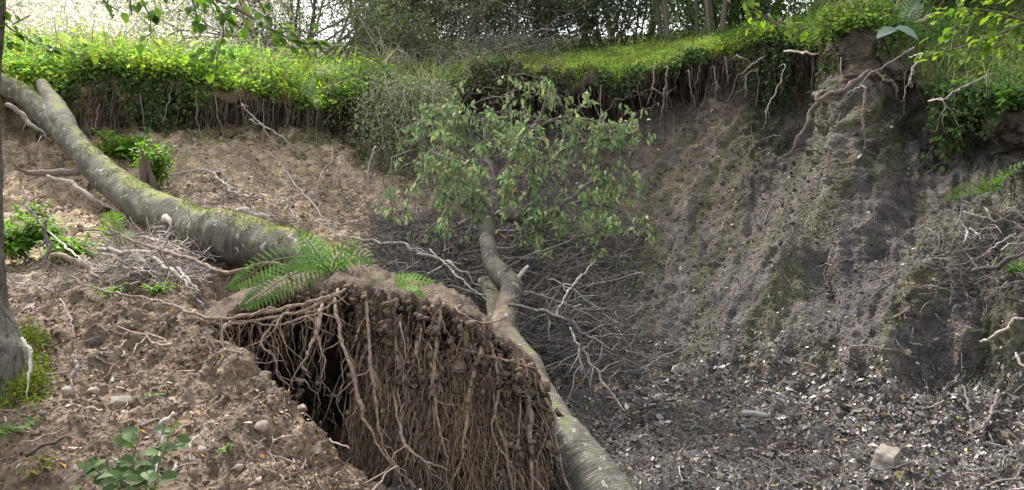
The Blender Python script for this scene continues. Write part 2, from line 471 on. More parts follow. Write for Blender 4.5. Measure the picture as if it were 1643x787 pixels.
# broad lumps, then clods, then crumbs; steep ground is fluted down the slope
arc = np.stack([CP / 130.0, RK * 1.0, np.zeros_like(CP)], -1)
disp = 0.10 * fbm(T0 * 0.9, 3) + 0.07 * fbm(T0 * 3.1 + 9, 4)
flute = fbm(np.stack([CP / 46.0 + 1.2 * fbm(T0 * 0.7, 2), RK * 0.55, T0[..., 1] * 0.2], -1), 4)
warp = 26 * fbm(T0 * 1.1 + 13, 2) - 60 * smooth(1300, 1500, CP) * 0
diag = fbm(np.stack([(CP + warp - RK * 75) / 60.0, RK * 0.5, T0[..., 1] * 0.1], -1), 4)
disp *= 1 - .4 * slope_m * smooth(880, 1000, CP)
disp += cliff_m * (0.13 * flute + 0.06 * fbm(T0 * 6.0, 3)) + slope_m * rightm * 0.09 * diag
def strk_(a, b, t): return fbm(np.stack([(a + 1.3 * warp - b * 75) / 22.0, b * 1.1, t[..., 1] * 0.1], -1), 4)
spur = smooth(1180, 1330, CP) * slope_m
disp += 0.042 * strk_(CP, RK, T0) * slope_m * smooth(880, 980, CP)
disp += spur * 0.085 * fbm(np.stack([CP / 38.0, RK * 0.5, T0[..., 2] * 0.3], -1), 4)
chunk = fbm(T0 * 7.5 + 3, 3)
disp += (mound_m * 0.022 + slope_m * (0.03 - 0.018 * rightm)) * np.sign(chunk) * np.abs(chunk) ** 0.7
disp += 0.030 * fbm(T0 * 16.0, 3) * (1 - 0.5 * plate_m)
disp += floor_m * 0.02 * fbm(T0 * 22.0, 2)
# undercut hollows low on the far bank
hol = np.exp(-(((CP - 1520) / 95) ** 2 + ((RK - 5.15) / 0.28) ** 2)) * 0.28 + np.exp(-(((CP - 1095) / 45) ** 2 + ((RK - 7.05) / 0.12) ** 2)) * 0.18
hol += np.exp(-(((CP - 1292) / 26) ** 2 + ((RK - 8.0) / 0.9) ** 2)) * 0.35
spk = np.exp(-(((CP - 1380) / 45) ** 2)) * smooth(5.0, 7.3, RK) * (1 - smooth(7.9, 8.9, RK)) * 0.22
crest = np.interp(RK, [4.6, 5.3, 6, 7, 8, 8.8], [1130, 1195, 1270, 1332, 1360, 1372])
rise = np.interp(RK, [4.6, 5.4, 6.5, 7.6, 8.5, 9.0], [0, .13, .22, .22, .12, 0])
dc = CP - crest
spk = rise * np.exp(-(dc / np.where(dc < 0, 46, 78)) ** 2) - .55 * rise * np.exp(-((dc + 105) / 55) ** 2) - .6 * rise * np.exp(-((dc - 135) / 50) ** 2) + .5 * rise * np.exp(-((dc - 225) / 45) ** 2)
spk += .10 * smooth(900, 1000, CP) * slope_m * fbm(np.stack([dc / 75, RK * .8, np.full(RK.shape, .3)], -1), 3)
hol += np.exp(-(((CP - 1310) / 34) ** 2 + ((RK - 5.75) / 0.22) ** 2)) * 0.2
disp = disp * near - hol + spk
T = T0 + TN * disp[..., None]
TN = grid_normals(T)
# ---- soil colours by zone, with the brush heap's shade painted in
nzA = fbm(T * 0.8 + 4, 4); nzB = fbm(T * 2.6 + 8, 4); nzC = fbm(T * 5.5 + 2, 3)
c_slope = np.array([0.096, 0.087, 0.085]); c_tan = np.array([0.40, 0.31, 0.215]); c_mound = np.array([0.198, 0.149, 0.110])
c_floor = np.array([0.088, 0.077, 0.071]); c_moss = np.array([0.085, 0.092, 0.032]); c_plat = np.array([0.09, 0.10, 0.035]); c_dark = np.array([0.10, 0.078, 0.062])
def mixc(a, b, f): return a * (1 - f[..., None]) + b * f[..., None]
TC = np.ones(T.shape) * c_slope
TC = mixc(TC, c_tan, (1 - smooth(560, 860, CP)) * smooth(3.8, 5.0, RK))
TC = mixc(TC, np.array([0.150, 0.121, 0.098]), smooth(880, 980, CP) * (1 - smooth(1150, 1300, CP)) * smooth(5.8, 6.8, RK))
TC = mixc(TC, c_floor, smooth(640, 760, CP) * (1 - smooth(4.0, 5.0, RK)))
TC = mixc(TC, c_mound, (1 - smooth(560, 640, CP)) * (1 - smooth(3.6, 4.6, RK)))
mossf = smooth(0.12, 0.42, nzA + 0.5 * nzB) * slope_m * 0.6
mossf = np.maximum(mossf, smooth(-0.1, 0.15, nzB + 0.05) * smooth(230, 290, CP) * (1 - smooth(590, 660, CP)) * smooth(6.75, 7.0, RK) * (1 - smooth(7.9, 8.3, RK)) * 1.25)
strk = strk_(CP, RK, T0)
diagm = smooth(0.02, 0.22, diag) * slope_m * smooth(900, 1000, CP) * 0.5
TC = mixc(TC, c_moss * .85, np.maximum(mossf * 0.7, diagm))
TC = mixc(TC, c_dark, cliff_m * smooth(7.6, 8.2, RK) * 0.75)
TC = mixc(TC, np.array([0.062, 0.052, 0.048]), smooth(610, 700, CP) * (1 - smooth(900, 1010, CP)) * smooth(4.3, 4.8, RK) * (1 - smooth(5.7, 6.3, RK)) * .8)  # dark damp soil under the brush heap, shade of the tangle painted in
TC = mixc(TC, c_plat, plate_m)
hillm = smooth(10.3, 11.0, RK) * (1 - smooth(380, 640, CP))
TC = mixc(TC, np.array([0.60, 0.58, 0.44]), hillm)
TC = mixc(TC, np.array([0.120, 0.104, 0.103]), smooth(0.0, 0.35, strk) * slope_m * smooth(900, 1000, CP) * .6)
TC = TC * np.exp(0.42 * nzC + 0.32 * nzB + 0.25 * nzA)[..., None] * np.exp(0.07 * fbm(T * 3 + 31, 2)[..., None] * np.array([1.0, 0.1, -0.8]))
TC = np.clip(TC, 0.01, 0.8)

nR, nC = CP.shape
idx = np.arange(nR * nC).reshape(nR, nC)
quads = np.stack([idx[:-1, :-1], idx[:-1, 1:], idx[1:, 1:], idx[1:, :-1]], -1).reshape(-1, 4)
qk = RK[:-1, :-1].ravel(); qc = CP[:-1, :-1].ravel()
zone = np.full(len(quads), 2)
zone[(qk < 4.0) & (qc < 640)] = 0
zone[(qk < 4.6) & (qc >= 640)] = 1
zone[(qk >= 4.0) & (qk < 9.0)] = np.where(zone[(qk >= 4.0) & (qk < 9.0)] == 1, 1, 2)
zone[qk >= 9.0] = 3
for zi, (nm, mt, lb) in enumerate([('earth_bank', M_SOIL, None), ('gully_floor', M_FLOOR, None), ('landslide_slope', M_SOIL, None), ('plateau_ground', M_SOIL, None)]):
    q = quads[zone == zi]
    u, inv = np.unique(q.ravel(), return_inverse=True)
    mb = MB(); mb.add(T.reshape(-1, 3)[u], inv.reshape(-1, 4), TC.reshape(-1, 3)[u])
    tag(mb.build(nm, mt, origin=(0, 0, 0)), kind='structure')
mb = MB(); mb.add([[-400, -200, -4], [400, -200, -4], [400, 600, -4], [-400, 600, -4]], np.array([[0, 1, 2, 3]]), (0.1, 0.1, 0.04))
tag(mb.build('ground', M_SOIL, origin=(0, 0, 0)), kind='structure')

# ---- looking things up on the terrain
TPX = CX + (T[..., 0] / T[..., 1]) * F
TPY = CY - ((T[..., 2] - CAMZ) / T[..., 1]) * F
_fx, _fy, _fd = TPX.ravel(), TPY.ravel(), T[..., 1].ravel()
_tv = T.reshape(-1, 3); _tn = TN.reshape(-1, 3)
def hit(px, py, rmin=0.0, tol=5):
    """The nearest terrain point seen at a pixel."""
    while True:
        w = np.nonzero((np.abs(_fx - px) < tol) & (np.abs(_fy - py) < tol) & (_fd > rmin))[0]
        if len(w): break
        tol *= 1.7
        if tol > 300: return np.array(U(px, py, 8.0)), np.array([0, 0, 1.0])
    dd = _fd[w]; w = w[dd < dd.min() + 0.4]
    b = w[np.argmin((_fx[w] - px) ** 2 + (_fy[w] - py) ** 2)]
    return _tv[b].copy(), _tn[b].copy()

def scatter(rng, n, k0, k1, c0, c1, dens=None):
    """n random terrain points with row key k0..k1 and column c0..c1 (about even in the picture)."""
    ks = np.nonzero((RK[:, 0] >= k0) & (RK[:, 0] < k1))[0]
    cs = np.nonzero((cols >= c0) & (cols < c1))[0]
    w = np.ones(len(ks))
    hgt = np.abs(np.gradient(TPY[ks][:, cs].mean(1))) + 0.25
    w = hgt / hgt.sum()
    r = rng.choice(ks, n, p=w); c = rng.choice(cs, n)
    if dens is not None:
        keep = rng.random(n) < dens[r, c]
        r, c = r[keep], c[keep]
    jit = rng.random((len(r), 2))
    r2 = np.minimum(r + 1, nR - 1); c2 = np.minimum(c + 1, nC - 1)
    p = T[r, c] + (T[r, c2] - T[r, c]) * jit[:, :1] + (T[r2, c] - T[r, c]) * jit[:, 1:]
    return p, TN[r, c], r, c


# ================================================================ fallen trunk with its root plate
def stem(mb, ctl, per=6, k=20, col=(0.3, 0.28, 0.25), rough=0.06, seed=0, cap=True, colfn=None, crook=0.0, taper=0.0):
    """A crooked stem: ctl rows (x, y, z, r); the surface swells and dents a little."""
    C = catmull(np.asarray(ctl, float), per)
    P, R = C[:, :3].copy(), np.maximum(C[:, 3], 0.0015)
    n = len(P)
    if crook or taper:
        s_ = np.concatenate([[0], np.cumsum(np.linalg.norm(np.diff(P, axis=0), axis=1))]); Lt = s_[-1]
        R0 = R.mean()
        if crook:
            o = np.stack([fbm(np.stack([s_ / (R0 * 9) + seed, np.full(n, 3.3 * a + seed), np.full(n, .5)], -1), 3) for a in range(3)], -1)
            P = P + o * R0 * crook * 2.2 * np.minimum(1, np.minimum(s_, Lt - s_) / (R0 * 6))[:, None]
            R = R * (1 + 0.4 * perlin(np.stack([s_ / (R0 * 4) + seed * 2, np.full(n, seed + .3), np.full(n, .7)], -1)))
        if taper:
            R = R * (taper + (1 - taper) * np.clip((Lt - s_) / (Lt * .5), 0, 1) ** .8)
    v, f = tubes(P, R, k)
    cen = np.repeat(P, k, 0); rr = np.repeat(R, k)[:, None]
    dirv = (v - cen) / rr
    d = fbm(v / max(R.mean() * 3.0, 0.02) + seed, 3) * rough + fbm(v / max(R.mean(), 0.01) * 1.5 + seed, 2) * rough * 0.3
    v = cen + dirv * rr * (1 + d[:, None])
    s = np.concatenate([[0], np.cumsum(np.linalg.norm(np.diff(P, axis=0), axis=1))])
    th = np.arange(k) / k
    att = np.stack([np.repeat(s, k), np.abs(np.tile(th, n) * 2 - 1) * 2 + seed, np.zeros(n * k)], -1)
    c = np.broadcast_to(np.asarray(col, float), (n * k, 3))
    if colfn is not None: c = colfn(v, np.repeat(s / s[-1], k), dirv)
    if cap:
        v = np.vstack([v, P[-1], P[0]]); c = np.vstack([c, np.asarray(col)[None] * 1.1, np.asarray(col)[None] * 1.1]); att = np.vstack([att, att[-1], att[0]])
        e = (n - 1) * k + np.arange(k); b = np.arange(k)
        t1 = np.stack([e, np.roll(e, -1), np.full(k, n * k)], -1); t2 = np.stack([np.roll(b, -1), b, np.full(k, n * k + 1)], -1)
        mb.add(v, [f, t1, t2], c, att)
    else:
        mb.add(v, f, c, att)
    return mb

def pxstem(pts):
    """rows (px, py, distance, width in pixels) -> rows (x, y, z, radius)."""
    return np.array([[*U(a, b, d), w * 0.5 / F * d] for a, b, d, w in pts])

tree1 = thing('fallen_tree', 'thick mossy grey trunk lying down the slope with its torn root plate facing out', 'tree', U(500, 470, 5.6))
mb = MB(); A1 = pxstem([(-70, 98, 10.5, 38), (15, 140, 10.0, 41), (60, 171, 9.6, 45), (105, 216, 9.1, 50), (150, 262, 8.6, 55), (195, 303, 8.1, 61), (240, 334, 7.6, 67), (300, 360, 7.1, 77), (360, 380, 6.65, 84), (420, 396, 6.35, 82), (480, 412, 6.1, 80), (540, 440, 5.85, 84), (580, 470, 5.6, 92)]); A1[:, 3] *= np.interp(np.arange(len(A1)), [0, 5, 8, 12], [.82, .84, .97, 1.0])
stem(mb, A1, 12, 32, (0.103, 0.095, 0.076), 0.18, 3)
trunk1 = mb.build('trunk', M_BARK, tree1)
TV1 = mb.V[0]; TK1 = 32
mb = MB()
stem(mb, pxstem([(67, 134, 9.85, 16), (74, 148, 9.72, 22), (86, 170, 9.5, 34), (103, 200, 9.15, 36), (118, 222, 8.98, 30)]), 8, 18, (0.15, 0.135, 0.115), 0.14, 8)
mb.build('broken_fork', M_BARK, tree1)
for pts, c in [
    ([(140, 263, 8.62, 14), (118, 276, 8.6, 11), (60, 279, 8.5, 10), (32, 274, 8.3, 9), (12, 250, 8.2, 6)], (0.16, 0.13, 0.115)),
    ([(76, 283, 8.4, 6), (120, 300, 8.3, 8), (165, 327, 8.1, 8), (205, 342, 7.9, 9)], (0.26, 0.23, 0.21)),
    ([(255, 360, 7.2, 14), (262, 352, 6.95, 16), (275, 362, 6.85, 12)], (0.33, 0.28, 0.24)),
    ([(280, 378, 7.0, 9), (262, 368, 6.9, 12), (240, 366, 6.85, 8)], (0.22, 0.19, 0.17)),
]:
    mb = MB(); stem(mb, pxstem(pts), 8, 9, c, 0.15, 5, crook=.8, taper=.3); mb.build('branch_stub', M_WOOD, tree1)

# ---- root plate: a torn slab of soil, its ridge running left to right, its cut face towards the camera
rng = np.random.default_rng(21)
ridge = np.array([  # px, ridge row, face distance, lower row of the soil, face recess below
    (318, 524, 4.75, 560, .25), (360, 505, 4.75, 560, .7), (410, 484, 4.72, 545, 1.0), (470, 462, 4.70, 535, 1.15), (530, 452, 4.68, 540, 1.1), (575, 452, 4.64, 600, .75),
    (620, 464, 4.62, 690, .3), (670, 482, 4.60, 800, .14), (720, 488, 4.60, 830, .14), (770, 510, 4.60, 840, .16), (815, 550, 4.62, 850, .14), (856, 586, 4.68, 850, .12), (878, 632, 4.80, 850, .10)], float)
S = catmull(ridge, 16)
tt = np.concatenate([np.linspace(0, 0.35, 22, endpoint=False), np.linspace(0.35, 1, 70)])
PP = np.zeros((len(tt), len(S), 3)); CC = np.zeros((len(tt), len(S), 3))
for j, (px, ry, fd, ly, rec) in enumerate(S):
    rp = U(px, ry, fd)
    backd = fd + 1.25
    for i, t in enumerate(tt):
        if t < 0.35:
            q = t / 0.35
            back = U(px + (560 - px) * 0.12, ry, backd); back[2] = rp[2] + 0.02
            p = back * (1 - q) + rp * q
            p[2] += 0.05 * math.sin(q * math.pi) - 0.22 * max(0, (px - 720) / 180) * (1 - q)
        else:
            q = (t - 0.35) / 0.65
            zz = rp[2] * (1 - q) + (-0.25) * q
            py_here = CY - (zz - CAMZ) / fd * F
            r = rec * smooth(ly - 60, ly + 30, py_here)
            dd = fd + r + 0.06 * q - 0.07 * math.sin(min(q * 4, 1) * math.pi)
            p = np.array([(px - CX) / F * fd, dd, zz])
        PP[i, j] = p
face = smooth(0.33, 0.40, tt)[:, None]
nn = grid_normals(PP)
hang = fbm(np.stack([PP[..., 0] * 16, PP[..., 2] * 3.0, PP[..., 1] * 3], -1), 4)
dsp = 0.05 * fbm(PP * 4, 3) + 0.05 * fbm(PP * 11 + 5, 4) + 0.22 * face * hang
PP2 = PP - np.array([0, 1, 0]) * (dsp * face)[..., None] + np.array([0, 0, 1]) * (dsp * (1 - face) * 0.8)[..., None]
nzp = fbm(PP * 6 + 3, 4)
CC = np.ones(PP.shape) * np.array([0.165, 0.125, 0.095]) * np.exp(0.45 * nzp + 0.35 * hang)[..., None]
a_, b_ = PP.shape[:2]
ii = np.arange(a_ * b_).reshape(a_, b_)
q = np.stack([ii[:-1, :-1], ii[1:, :-1], ii[1:, 1:], ii[:-1, 1:]], -1).reshape(-1, 4)
mb = MB(); mb.add(PP2.reshape(-1, 3), q, CC.reshape(-1, 3))
# closed back of the slab
bk = PP2.copy(); bk[..., 1] = PP2[0, :, 1][None] + 0.02
mb.add(np.vstack([PP2[0], np.column_stack([PP2[0][:, 0], PP2[0][:, 1] + 0.02, np.full(b_, -0.25)])]), np.array([[j, j + 1, b_ + j + 1, b_ + j] for j in range(b_ - 1)]), (0.06, 0.045, 0.035))
plate = mb.build('root_plate', M_ROOTSOIL, tree1)

# clods of earth clinging to the face, as one crumbly mass
ico_v = []; ico_f = []
def ico():
    g = (1 + 5 ** .5) / 2
    v = unit(np.array([[-1,g,0],[1,g,0],[-1,-g,0],[1,-g,0],[0,-1,g],[0,1,g],[0,-1,-g],[0,1,-g],[g,0,-1],[g,0,1],[-g,0,-1],[-g,0,1]], float))
    f = np.array([[0,11,5],[0,5,1],[0,1,7],[0,7,10],[0,10,11],[1,5,9],[5,11,4],[11,10,2],[10,7,6],[7,1,8],[3,9,4],[3,4,2],[3,2,6],[3,6,8],[3,8,9],[4,9,5],[2,4,11],[6,2,10],[8,6,7],[9,8,1]])
    return v, f
IV, IF = ico()
def blobs(rng, P, size, col, squash=(1, 1, 1), rough=0.3):
    """Many small uneven lumps."""
    m = len(P)
    r = 1 + rng.normal(0, rough, (m, 12, 1)).clip(-0.6, 0.6)
    A = rdir(rng, m); B = unit(np.cross(A, rdir(rng, m))); Cc = np.cross(A, B)
    sc = np.exp(rng.normal(0, 0.25, (m, 3))) * np.asarray(squash)
    q = IV[None] * r * sc[:, None]
    v = q[..., :1] * A[:, None] + q[..., 1:2] * B[:, None] + q[..., 2:] * Cc[:, None]
    v = P[:, None] + v * np.asarray(size).reshape(-1, 1, 1)
    f = (IF[None] + (np.arange(m) * 12)[:, None, None]).reshape(-1, 3)
    return v.reshape(-1, 3), f, np.repeat(col, 12, 0)

fi = rng.integers(24, a_ - 2, 6500); fj = rng.integers(0, b_, 6500)
keep = ~((S[fj, 0] < 560) & (PP2[fi, fj, 2] < -0.0 + 0.9) & (rng.random(6500) < 0.8))
fi, fj = fi[keep], fj[keep]
bp = PP2[fi, fj] + np.array([0, -0.02, 0]) + rng.normal(0, 0.012, (len(fi), 3))
v, f, c = blobs(rng, bp, np.exp(rng.normal(-4.55, 0.45, len(fi))), vary(rng, (0.19, 0.145, 0.11), len(fi), 0.3, 0.04))
mb = MB(); mb.add(v, f, c)
ci = rng.integers(26, a_ - 30, 900); cj = rng.integers(int(b_ * .38), b_, 900); ck = fbm(PP2[ci, cj] * 5 + 9, 2) > .02
ci, cj = ci[ck], cj[ck]
v, f, c = blobs(rng, PP2[ci, cj] + np.array([0, -.05, 0]) + rng.normal(0, .02, (len(ci), 3)), np.exp(rng.normal(-4.15, .4, len(ci))), vary(rng, (0.18, 0.138, 0.104), len(ci), .2, .03), (1.3, .9, .7), .42)
mb.add(v, f, c); tag(mb.build('clinging_soil', M_ROOTSOIL, plate), kind='stuff')

def ridge_at(px):
    return np.array([np.interp(px, ridge[:, 0], ridge[:, k]) for k in range(5)])

# hanging roots: the 260 thick ones are parts, the fine hairs one mass
ROOTC = (0.235, 0.185, 0.145)
def hanging(px, y0, ylen, d, rng, sway=0.09):
    p0 = U(px, y0, d); n = 9
    t = np.linspace(0, 1, n)
    L = ylen / F * d
    w = np.cumsum(rng.normal(0, 1, (n, 3)), 0) * sway * L / 3
    w -= w[0]
    P = p0[None] + np.outer(t, [rng.normal(0, .12) * L, 0, -L]) + w * np.array([1, .5, .25])
    return P
RPTS = []
for k in range(250):
    px = rng.uniform(350, 872) if rng.random() < .04 else rng.uniform(575, 872)
    ry, fd, ly, rec = ridge_at(px)[1:]
    y0 = ry + rng.uniform(8, 90) if px > 560 or rng.random() < .8 else ry + rng.uniform(60, 120)
    if rng.random() < 0.5 and px > 560: y0 = ry + rng.uniform(60, 220)
    ylen = rng.uniform(60, 330) if px > 560 else rng.uniform(50, 230)
    dd = fd - rng.uniform(0.03, 0.14)
    P = hanging(px, y0, ylen, dd, rng)
    P[:, 2] = np.maximum(P[:, 2], -0.12)
    r0 = min(np.exp(rng.normal(math.log(0.0045), 0.65)), .017)
    C = catmull(np.column_stack([P, np.linspace(r0, r0 * 0.3, len(P))]), 2)
    v, f = tubes(C[:, :3], C[:, 3] * (1 + 0.25 * rng.normal(0, 1, len(C))).clip(.5, 1.6), 5)
    mb = MB(); mb.add(v, f, vary(rng, ROOTC, 1, 0.28, 0.03)[0]); RPTS.append(C[:, :3])
    # side rootlets belong to the same root
    for s in range(rng.integers(1, 4)):
        i = rng.integers(2, len(C) - 3); L = rng.uniform(.04, .22)
        e = C[i, :3] + np.array([rng.normal(0, .5) * L, -rng.uniform(0, .3) * L, -L * rng.uniform(.4, 1)])
        w = wobble(C[i:i+1, :3], e[None], 6, .18, rng)
        v, f = tubes(w, np.linspace(C[i, 3] * .6, .0015, 6)[None], 4); mb.add(v, f, ROOTC)
    mb.build('root', M_ROOT, plate)
# long roots sweeping out of the plate to the left, and the looping one over the ferns
for pts, c in [
    ([(560, 462, 4.62, 9), (520, 478, 4.5, 9), (470, 492, 4.45, 10), (420, 500, 4.42, 11), (360, 512, 4.4, 9), (310, 502, 4.5, 9), (270, 488, 4.7, 8), (220, 476, 4.9, 8), (150, 462, 5.1, 9), (95, 432, 5.4, 10), (70, 420, 5.5, 8)], (0.20, 0.15, 0.12)),
    ([(545, 470, 4.56, 7), (490, 498, 4.45, 8), (440, 508, 4.4, 8), (400, 515, 4.4, 7), (350, 520, 4.4, 7), (300, 508, 4.6, 6)], (0.24, 0.18, 0.14)),
    ([(550, 478, 4.54, 5), (500, 505, 4.42, 6), (440, 522, 4.38, 5), (390, 516, 4.4, 5), (330, 524, 4.4, 5)], (0.22, 0.17, 0.13)),
    ([(470, 452, 4.9, 11), (452, 432, 4.9, 11), (430, 422, 4.95, 11), (400, 425, 5.0, 11), (370, 440, 5.1, 11), (335, 428, 5.3, 10), (280, 408, 5.6, 10), (225, 390, 5.9, 10), (170, 372, 6.1, 9), (120, 368, 6.2, 8), (75, 352, 6.3, 6)], (0.19, 0.145, 0.115)),
    ([(500, 502, 4.5, 6), (455, 505, 4.4, 6), (440, 530, 4.36, 6), (424, 545, 4.36, 5), (408, 560, 4.36, 4)], (0.26, 0.20, 0.155)),
    ([(460, 500, 4.45, 5), (420, 545, 4.36, 6), (440, 575, 4.36, 5), (447, 605, 4.3, 4), (470, 625, 4.3, 4)], (0.25, 0.19, 0.15)),
    ([(520, 478, 4.62, 10), (512, 520, 4.42, 12), (498, 560, 4.36, 11), (488, 580, 4.34, 9), (472, 600, 4.33, 6), (468, 615, 4.32, 4)], (0.26, 0.205, 0.16)),
    ([(505, 490, 4.6, 7), (510, 545, 4.42, 7), (520, 580, 4.36, 6), (516, 612, 4.34, 4), (513, 630, 4.33, 3)], (0.25, 0.20, 0.155)),
    ([(362, 520, 4.38, 7), (356, 545, 4.36, 7), (372, 560, 4.34, 7), (380, 580, 4.3, 5)], (0.27, 0.21, 0.165)),
    ([(540, 470, 4.62, 9), (545, 520, 4.44, 10), (560, 580, 4.36, 11), (575, 640, 4.34, 12), (592, 690, 4.32, 10), (625, 740, 4.3, 9), (660, 775, 4.3, 8), (690, 810, 4.3, 7)], (0.24, 0.185, 0.145)),
    ([(586, 462, 4.62, 8), (590, 500, 4.48, 9), (592, 560, 4.4, 10), (600, 630, 4.38, 9), (612, 700, 4.34, 9), (640, 760, 4.3, 9), (655, 800, 4.3, 8)], (0.23, 0.18, 0.14)),
    ([(625, 600, 4.55, 6), (640, 680, 4.42, 8), (655, 720, 4.34, 12), (690, 745, 4.3, 13), (720, 755, 4.28, 8)], (0.25, 0.195, 0.15)),
    ([(706, 498, 4.5, 11), (700, 560, 4.42, 10), (696, 640, 4.4, 9), (712, 720, 4.36, 8), (720, 800, 4.34, 6)], (0.22, 0.17, 0.135)),
    ([(840, 585, 4.66, 10), (844, 602, 4.55, 14), (850, 660, 4.5, 15), (853, 720, 4.48, 14), (850, 790, 4.46, 12), (852, 840, 4.46, 10)], (0.215, 0.165, 0.13)),
    ([(790, 560, 4.5, 8), (800, 620, 4.44, 8), (790, 690, 4.4, 7), (812, 735, 4.38, 8), (815, 770, 4.38, 5)], (0.22, 0.17, 0.13)),
    ([(735, 500, 4.55, 8), (770, 520, 4.5, 7), (805, 512, 4.45, 6), (832, 498, 4.45, 3)], (0.17, 0.13, 0.10)),
    ([(740, 560, 4.5, 6), (800, 575, 4.46, 6), (860, 590, 4.5, 5), (905, 578, 4.6, 3)], (0.23, 0.16, 0.12)),
]:
    A = pxstem(pts); A[:, 3] *= .62
    A = np.vstack([A[0] + np.array([0, .16, .02, 0]), A])
    mb = MB(); stem(mb, A, 9, 8, c, 0.22, rng.uniform(0, 50), crook=.8, taper=.18)
    C = catmull(A, 9)
    for t in range(7):
        i = rng.integers(len(C) // 5, len(C) - 2); L = rng.uniform(.05, .25)
        e = C[i, :3] + np.array([rng.normal(0, .5) * L, -rng.uniform(0, .2) * L, -L * rng.uniform(.3, 1)])
        w = wobble(C[i:i+1, :3], e[None], 7, .16, rng); v, f = tubes(w, np.linspace(C[i, 3] * .45, .0013, 7)[None], 4); mb.add(v, f, c)
    mb.build('root', M_ROOT, plate)
RP = np.vstack(RPTS); RP = RP[rng.integers(0, len(RP), 3600)] + rng.normal(0, .012, (3600, 3)); RP = RP[fbm(RP * 7 + 2, 2) > -.05]
v, f, c = blobs(rng, RP, np.exp(rng.normal(-4.75, 0.5, len(RP))), vary(rng, (0.20, 0.155, 0.118), len(RP), 0.25, 0.04))
tag(MB().add(v, f, c).build('soil_crumbs', M_ROOTSOIL, plate), kind='stuff')
# fine root hair
m = 4600
px = np.where(rng.random(m) < .025, rng.uniform(345, 560, m), rng.uniform(560, 872, m)); rd = np.array([ridge_at(x) for x in px])
left = px < 560
y0 = rd[:, 1] + np.where(left, rng.uniform(10, 75, m), rng.uniform(30, 290, m))
ylen = np.where(left, rng.uniform(25, 110, m), rng.uniform(30, 170, m))
dd = rd[:, 2] - rng.uniform(0.0, 0.13, m)
ok = left | (fbm(np.column_stack([px / 34.0, y0 / 75.0, np.full(m, .4)]), 3) > rng.uniform(-.15, .25, m))
px, y0, ylen, dd, left = px[ok], y0[ok], ylen[ok], dd[ok], left[ok]; m = len(px)
p0 = np.stack([(px - CX) / F * dd, dd, CAMZ + (CY - y0) / F * dd], -1)
L = ylen / F * dd
p1 = p0 + np.stack([rng.normal(0, .24, m) * L, rng.normal(0, .05, m), -L], -1)
p1[:, 2] = np.maximum(p1[:, 2], -0.15)
W = wobble(p0, p1, 7, 0.11, rng)
r0 = np.exp(rng.normal(math.log(0.0018), 0.4, m))
v, f = tubes(W, r0[:, None] * np.linspace(1.1, .4, 7)[None], 3)
mb = MB(); mb.add(v, f, np.repeat(vary(rng, (0.23, 0.17, 0.125), m, 0.3, 0.04), 21, 0)); tag(mb.build('root_hair', M_ROOT, plate), kind='stuff')

# ================================================================ leaning tree in the gully
rng = np.random.default_rng(33)
tree2 = thing('leaning_tree', 'ringed grey trunk bent up from the gully floor into a drooping leafy crown', 'tree', U(930, 760, 5.0))
def scar(v, s, dirv):
    c = np.ones((len(v), 3)) * np.array([0.16, 0.147, 0.124])
    f = smooth(0.36, 0.40, s) * (1 - smooth(0.47, 0.50, s)) * smooth(0.1, 0.5, -dirv[:, 1] - 0.35 * dirv[:, 0])
    return c * (1 - f[:, None]) + np.array([0.20, 0.15, 0.12]) * f[:, None]
mb = MB()
stem(mb, pxstem([(1000, 862, 4.7, 116), (958, 795, 4.85, 108), (924, 742, 5.05, 96), (896, 695, 5.4, 74), (864, 632, 5.8, 54), (846, 588, 6.2, 46), (818, 550, 6.6, 42), (808, 520, 6.8, 40), (815, 485, 7.1, 36), (821, 460, 7.25, 33), (808, 444, 7.4, 33), (792, 425, 7.6, 30), (784, 400, 7.8, 27), (782, 372, 8.1, 26), (788, 343, 8.4, 25), (796, 312, 8.6, 18), (790, 285, 8.8, 14), (784, 258, 9.0, 12), (780, 225, 9.1, 8), (775, 190, 9.2, 5)]), 9, 26, (0.16, 0.147, 0.124), 0.12, 11, colfn=scar)
mb.build('trunk', M_BARK2, tree2)
mb = MB(); stem(mb, pxstem([(776, 452, 7.7, 22), (792, 470, 7.5, 30), (797, 492, 7.3, 34), (800, 520, 7.05, 34), (806, 548, 6.8, 34)]), 6, 16, (0.19, 0.18, 0.12), 0.1, 4)
mb.build('forked_stem', M_BARK2, tree2)
mb = MB(); stem(mb, pxstem([(832, 771, 4.75, 9), (862, 766, 4.85, 10), (892, 762, 5.0, 12), (915, 758, 5.08, 14)]), 5, 9, (0.24, 0.18, 0.16), 0.12, 2)
mb.build('branch_stub', M_WOOD, tree2)
mb = MB(); stem(mb, pxstem([(828, 452, 7.3, 9), (836, 440, 7.25, 7), (847, 427, 7.2, 4)]), 5, 8, (0.55, 0.53, 0.5), 0.12, 2)
mb.build('branch_stub', M_WOOD, tree2)
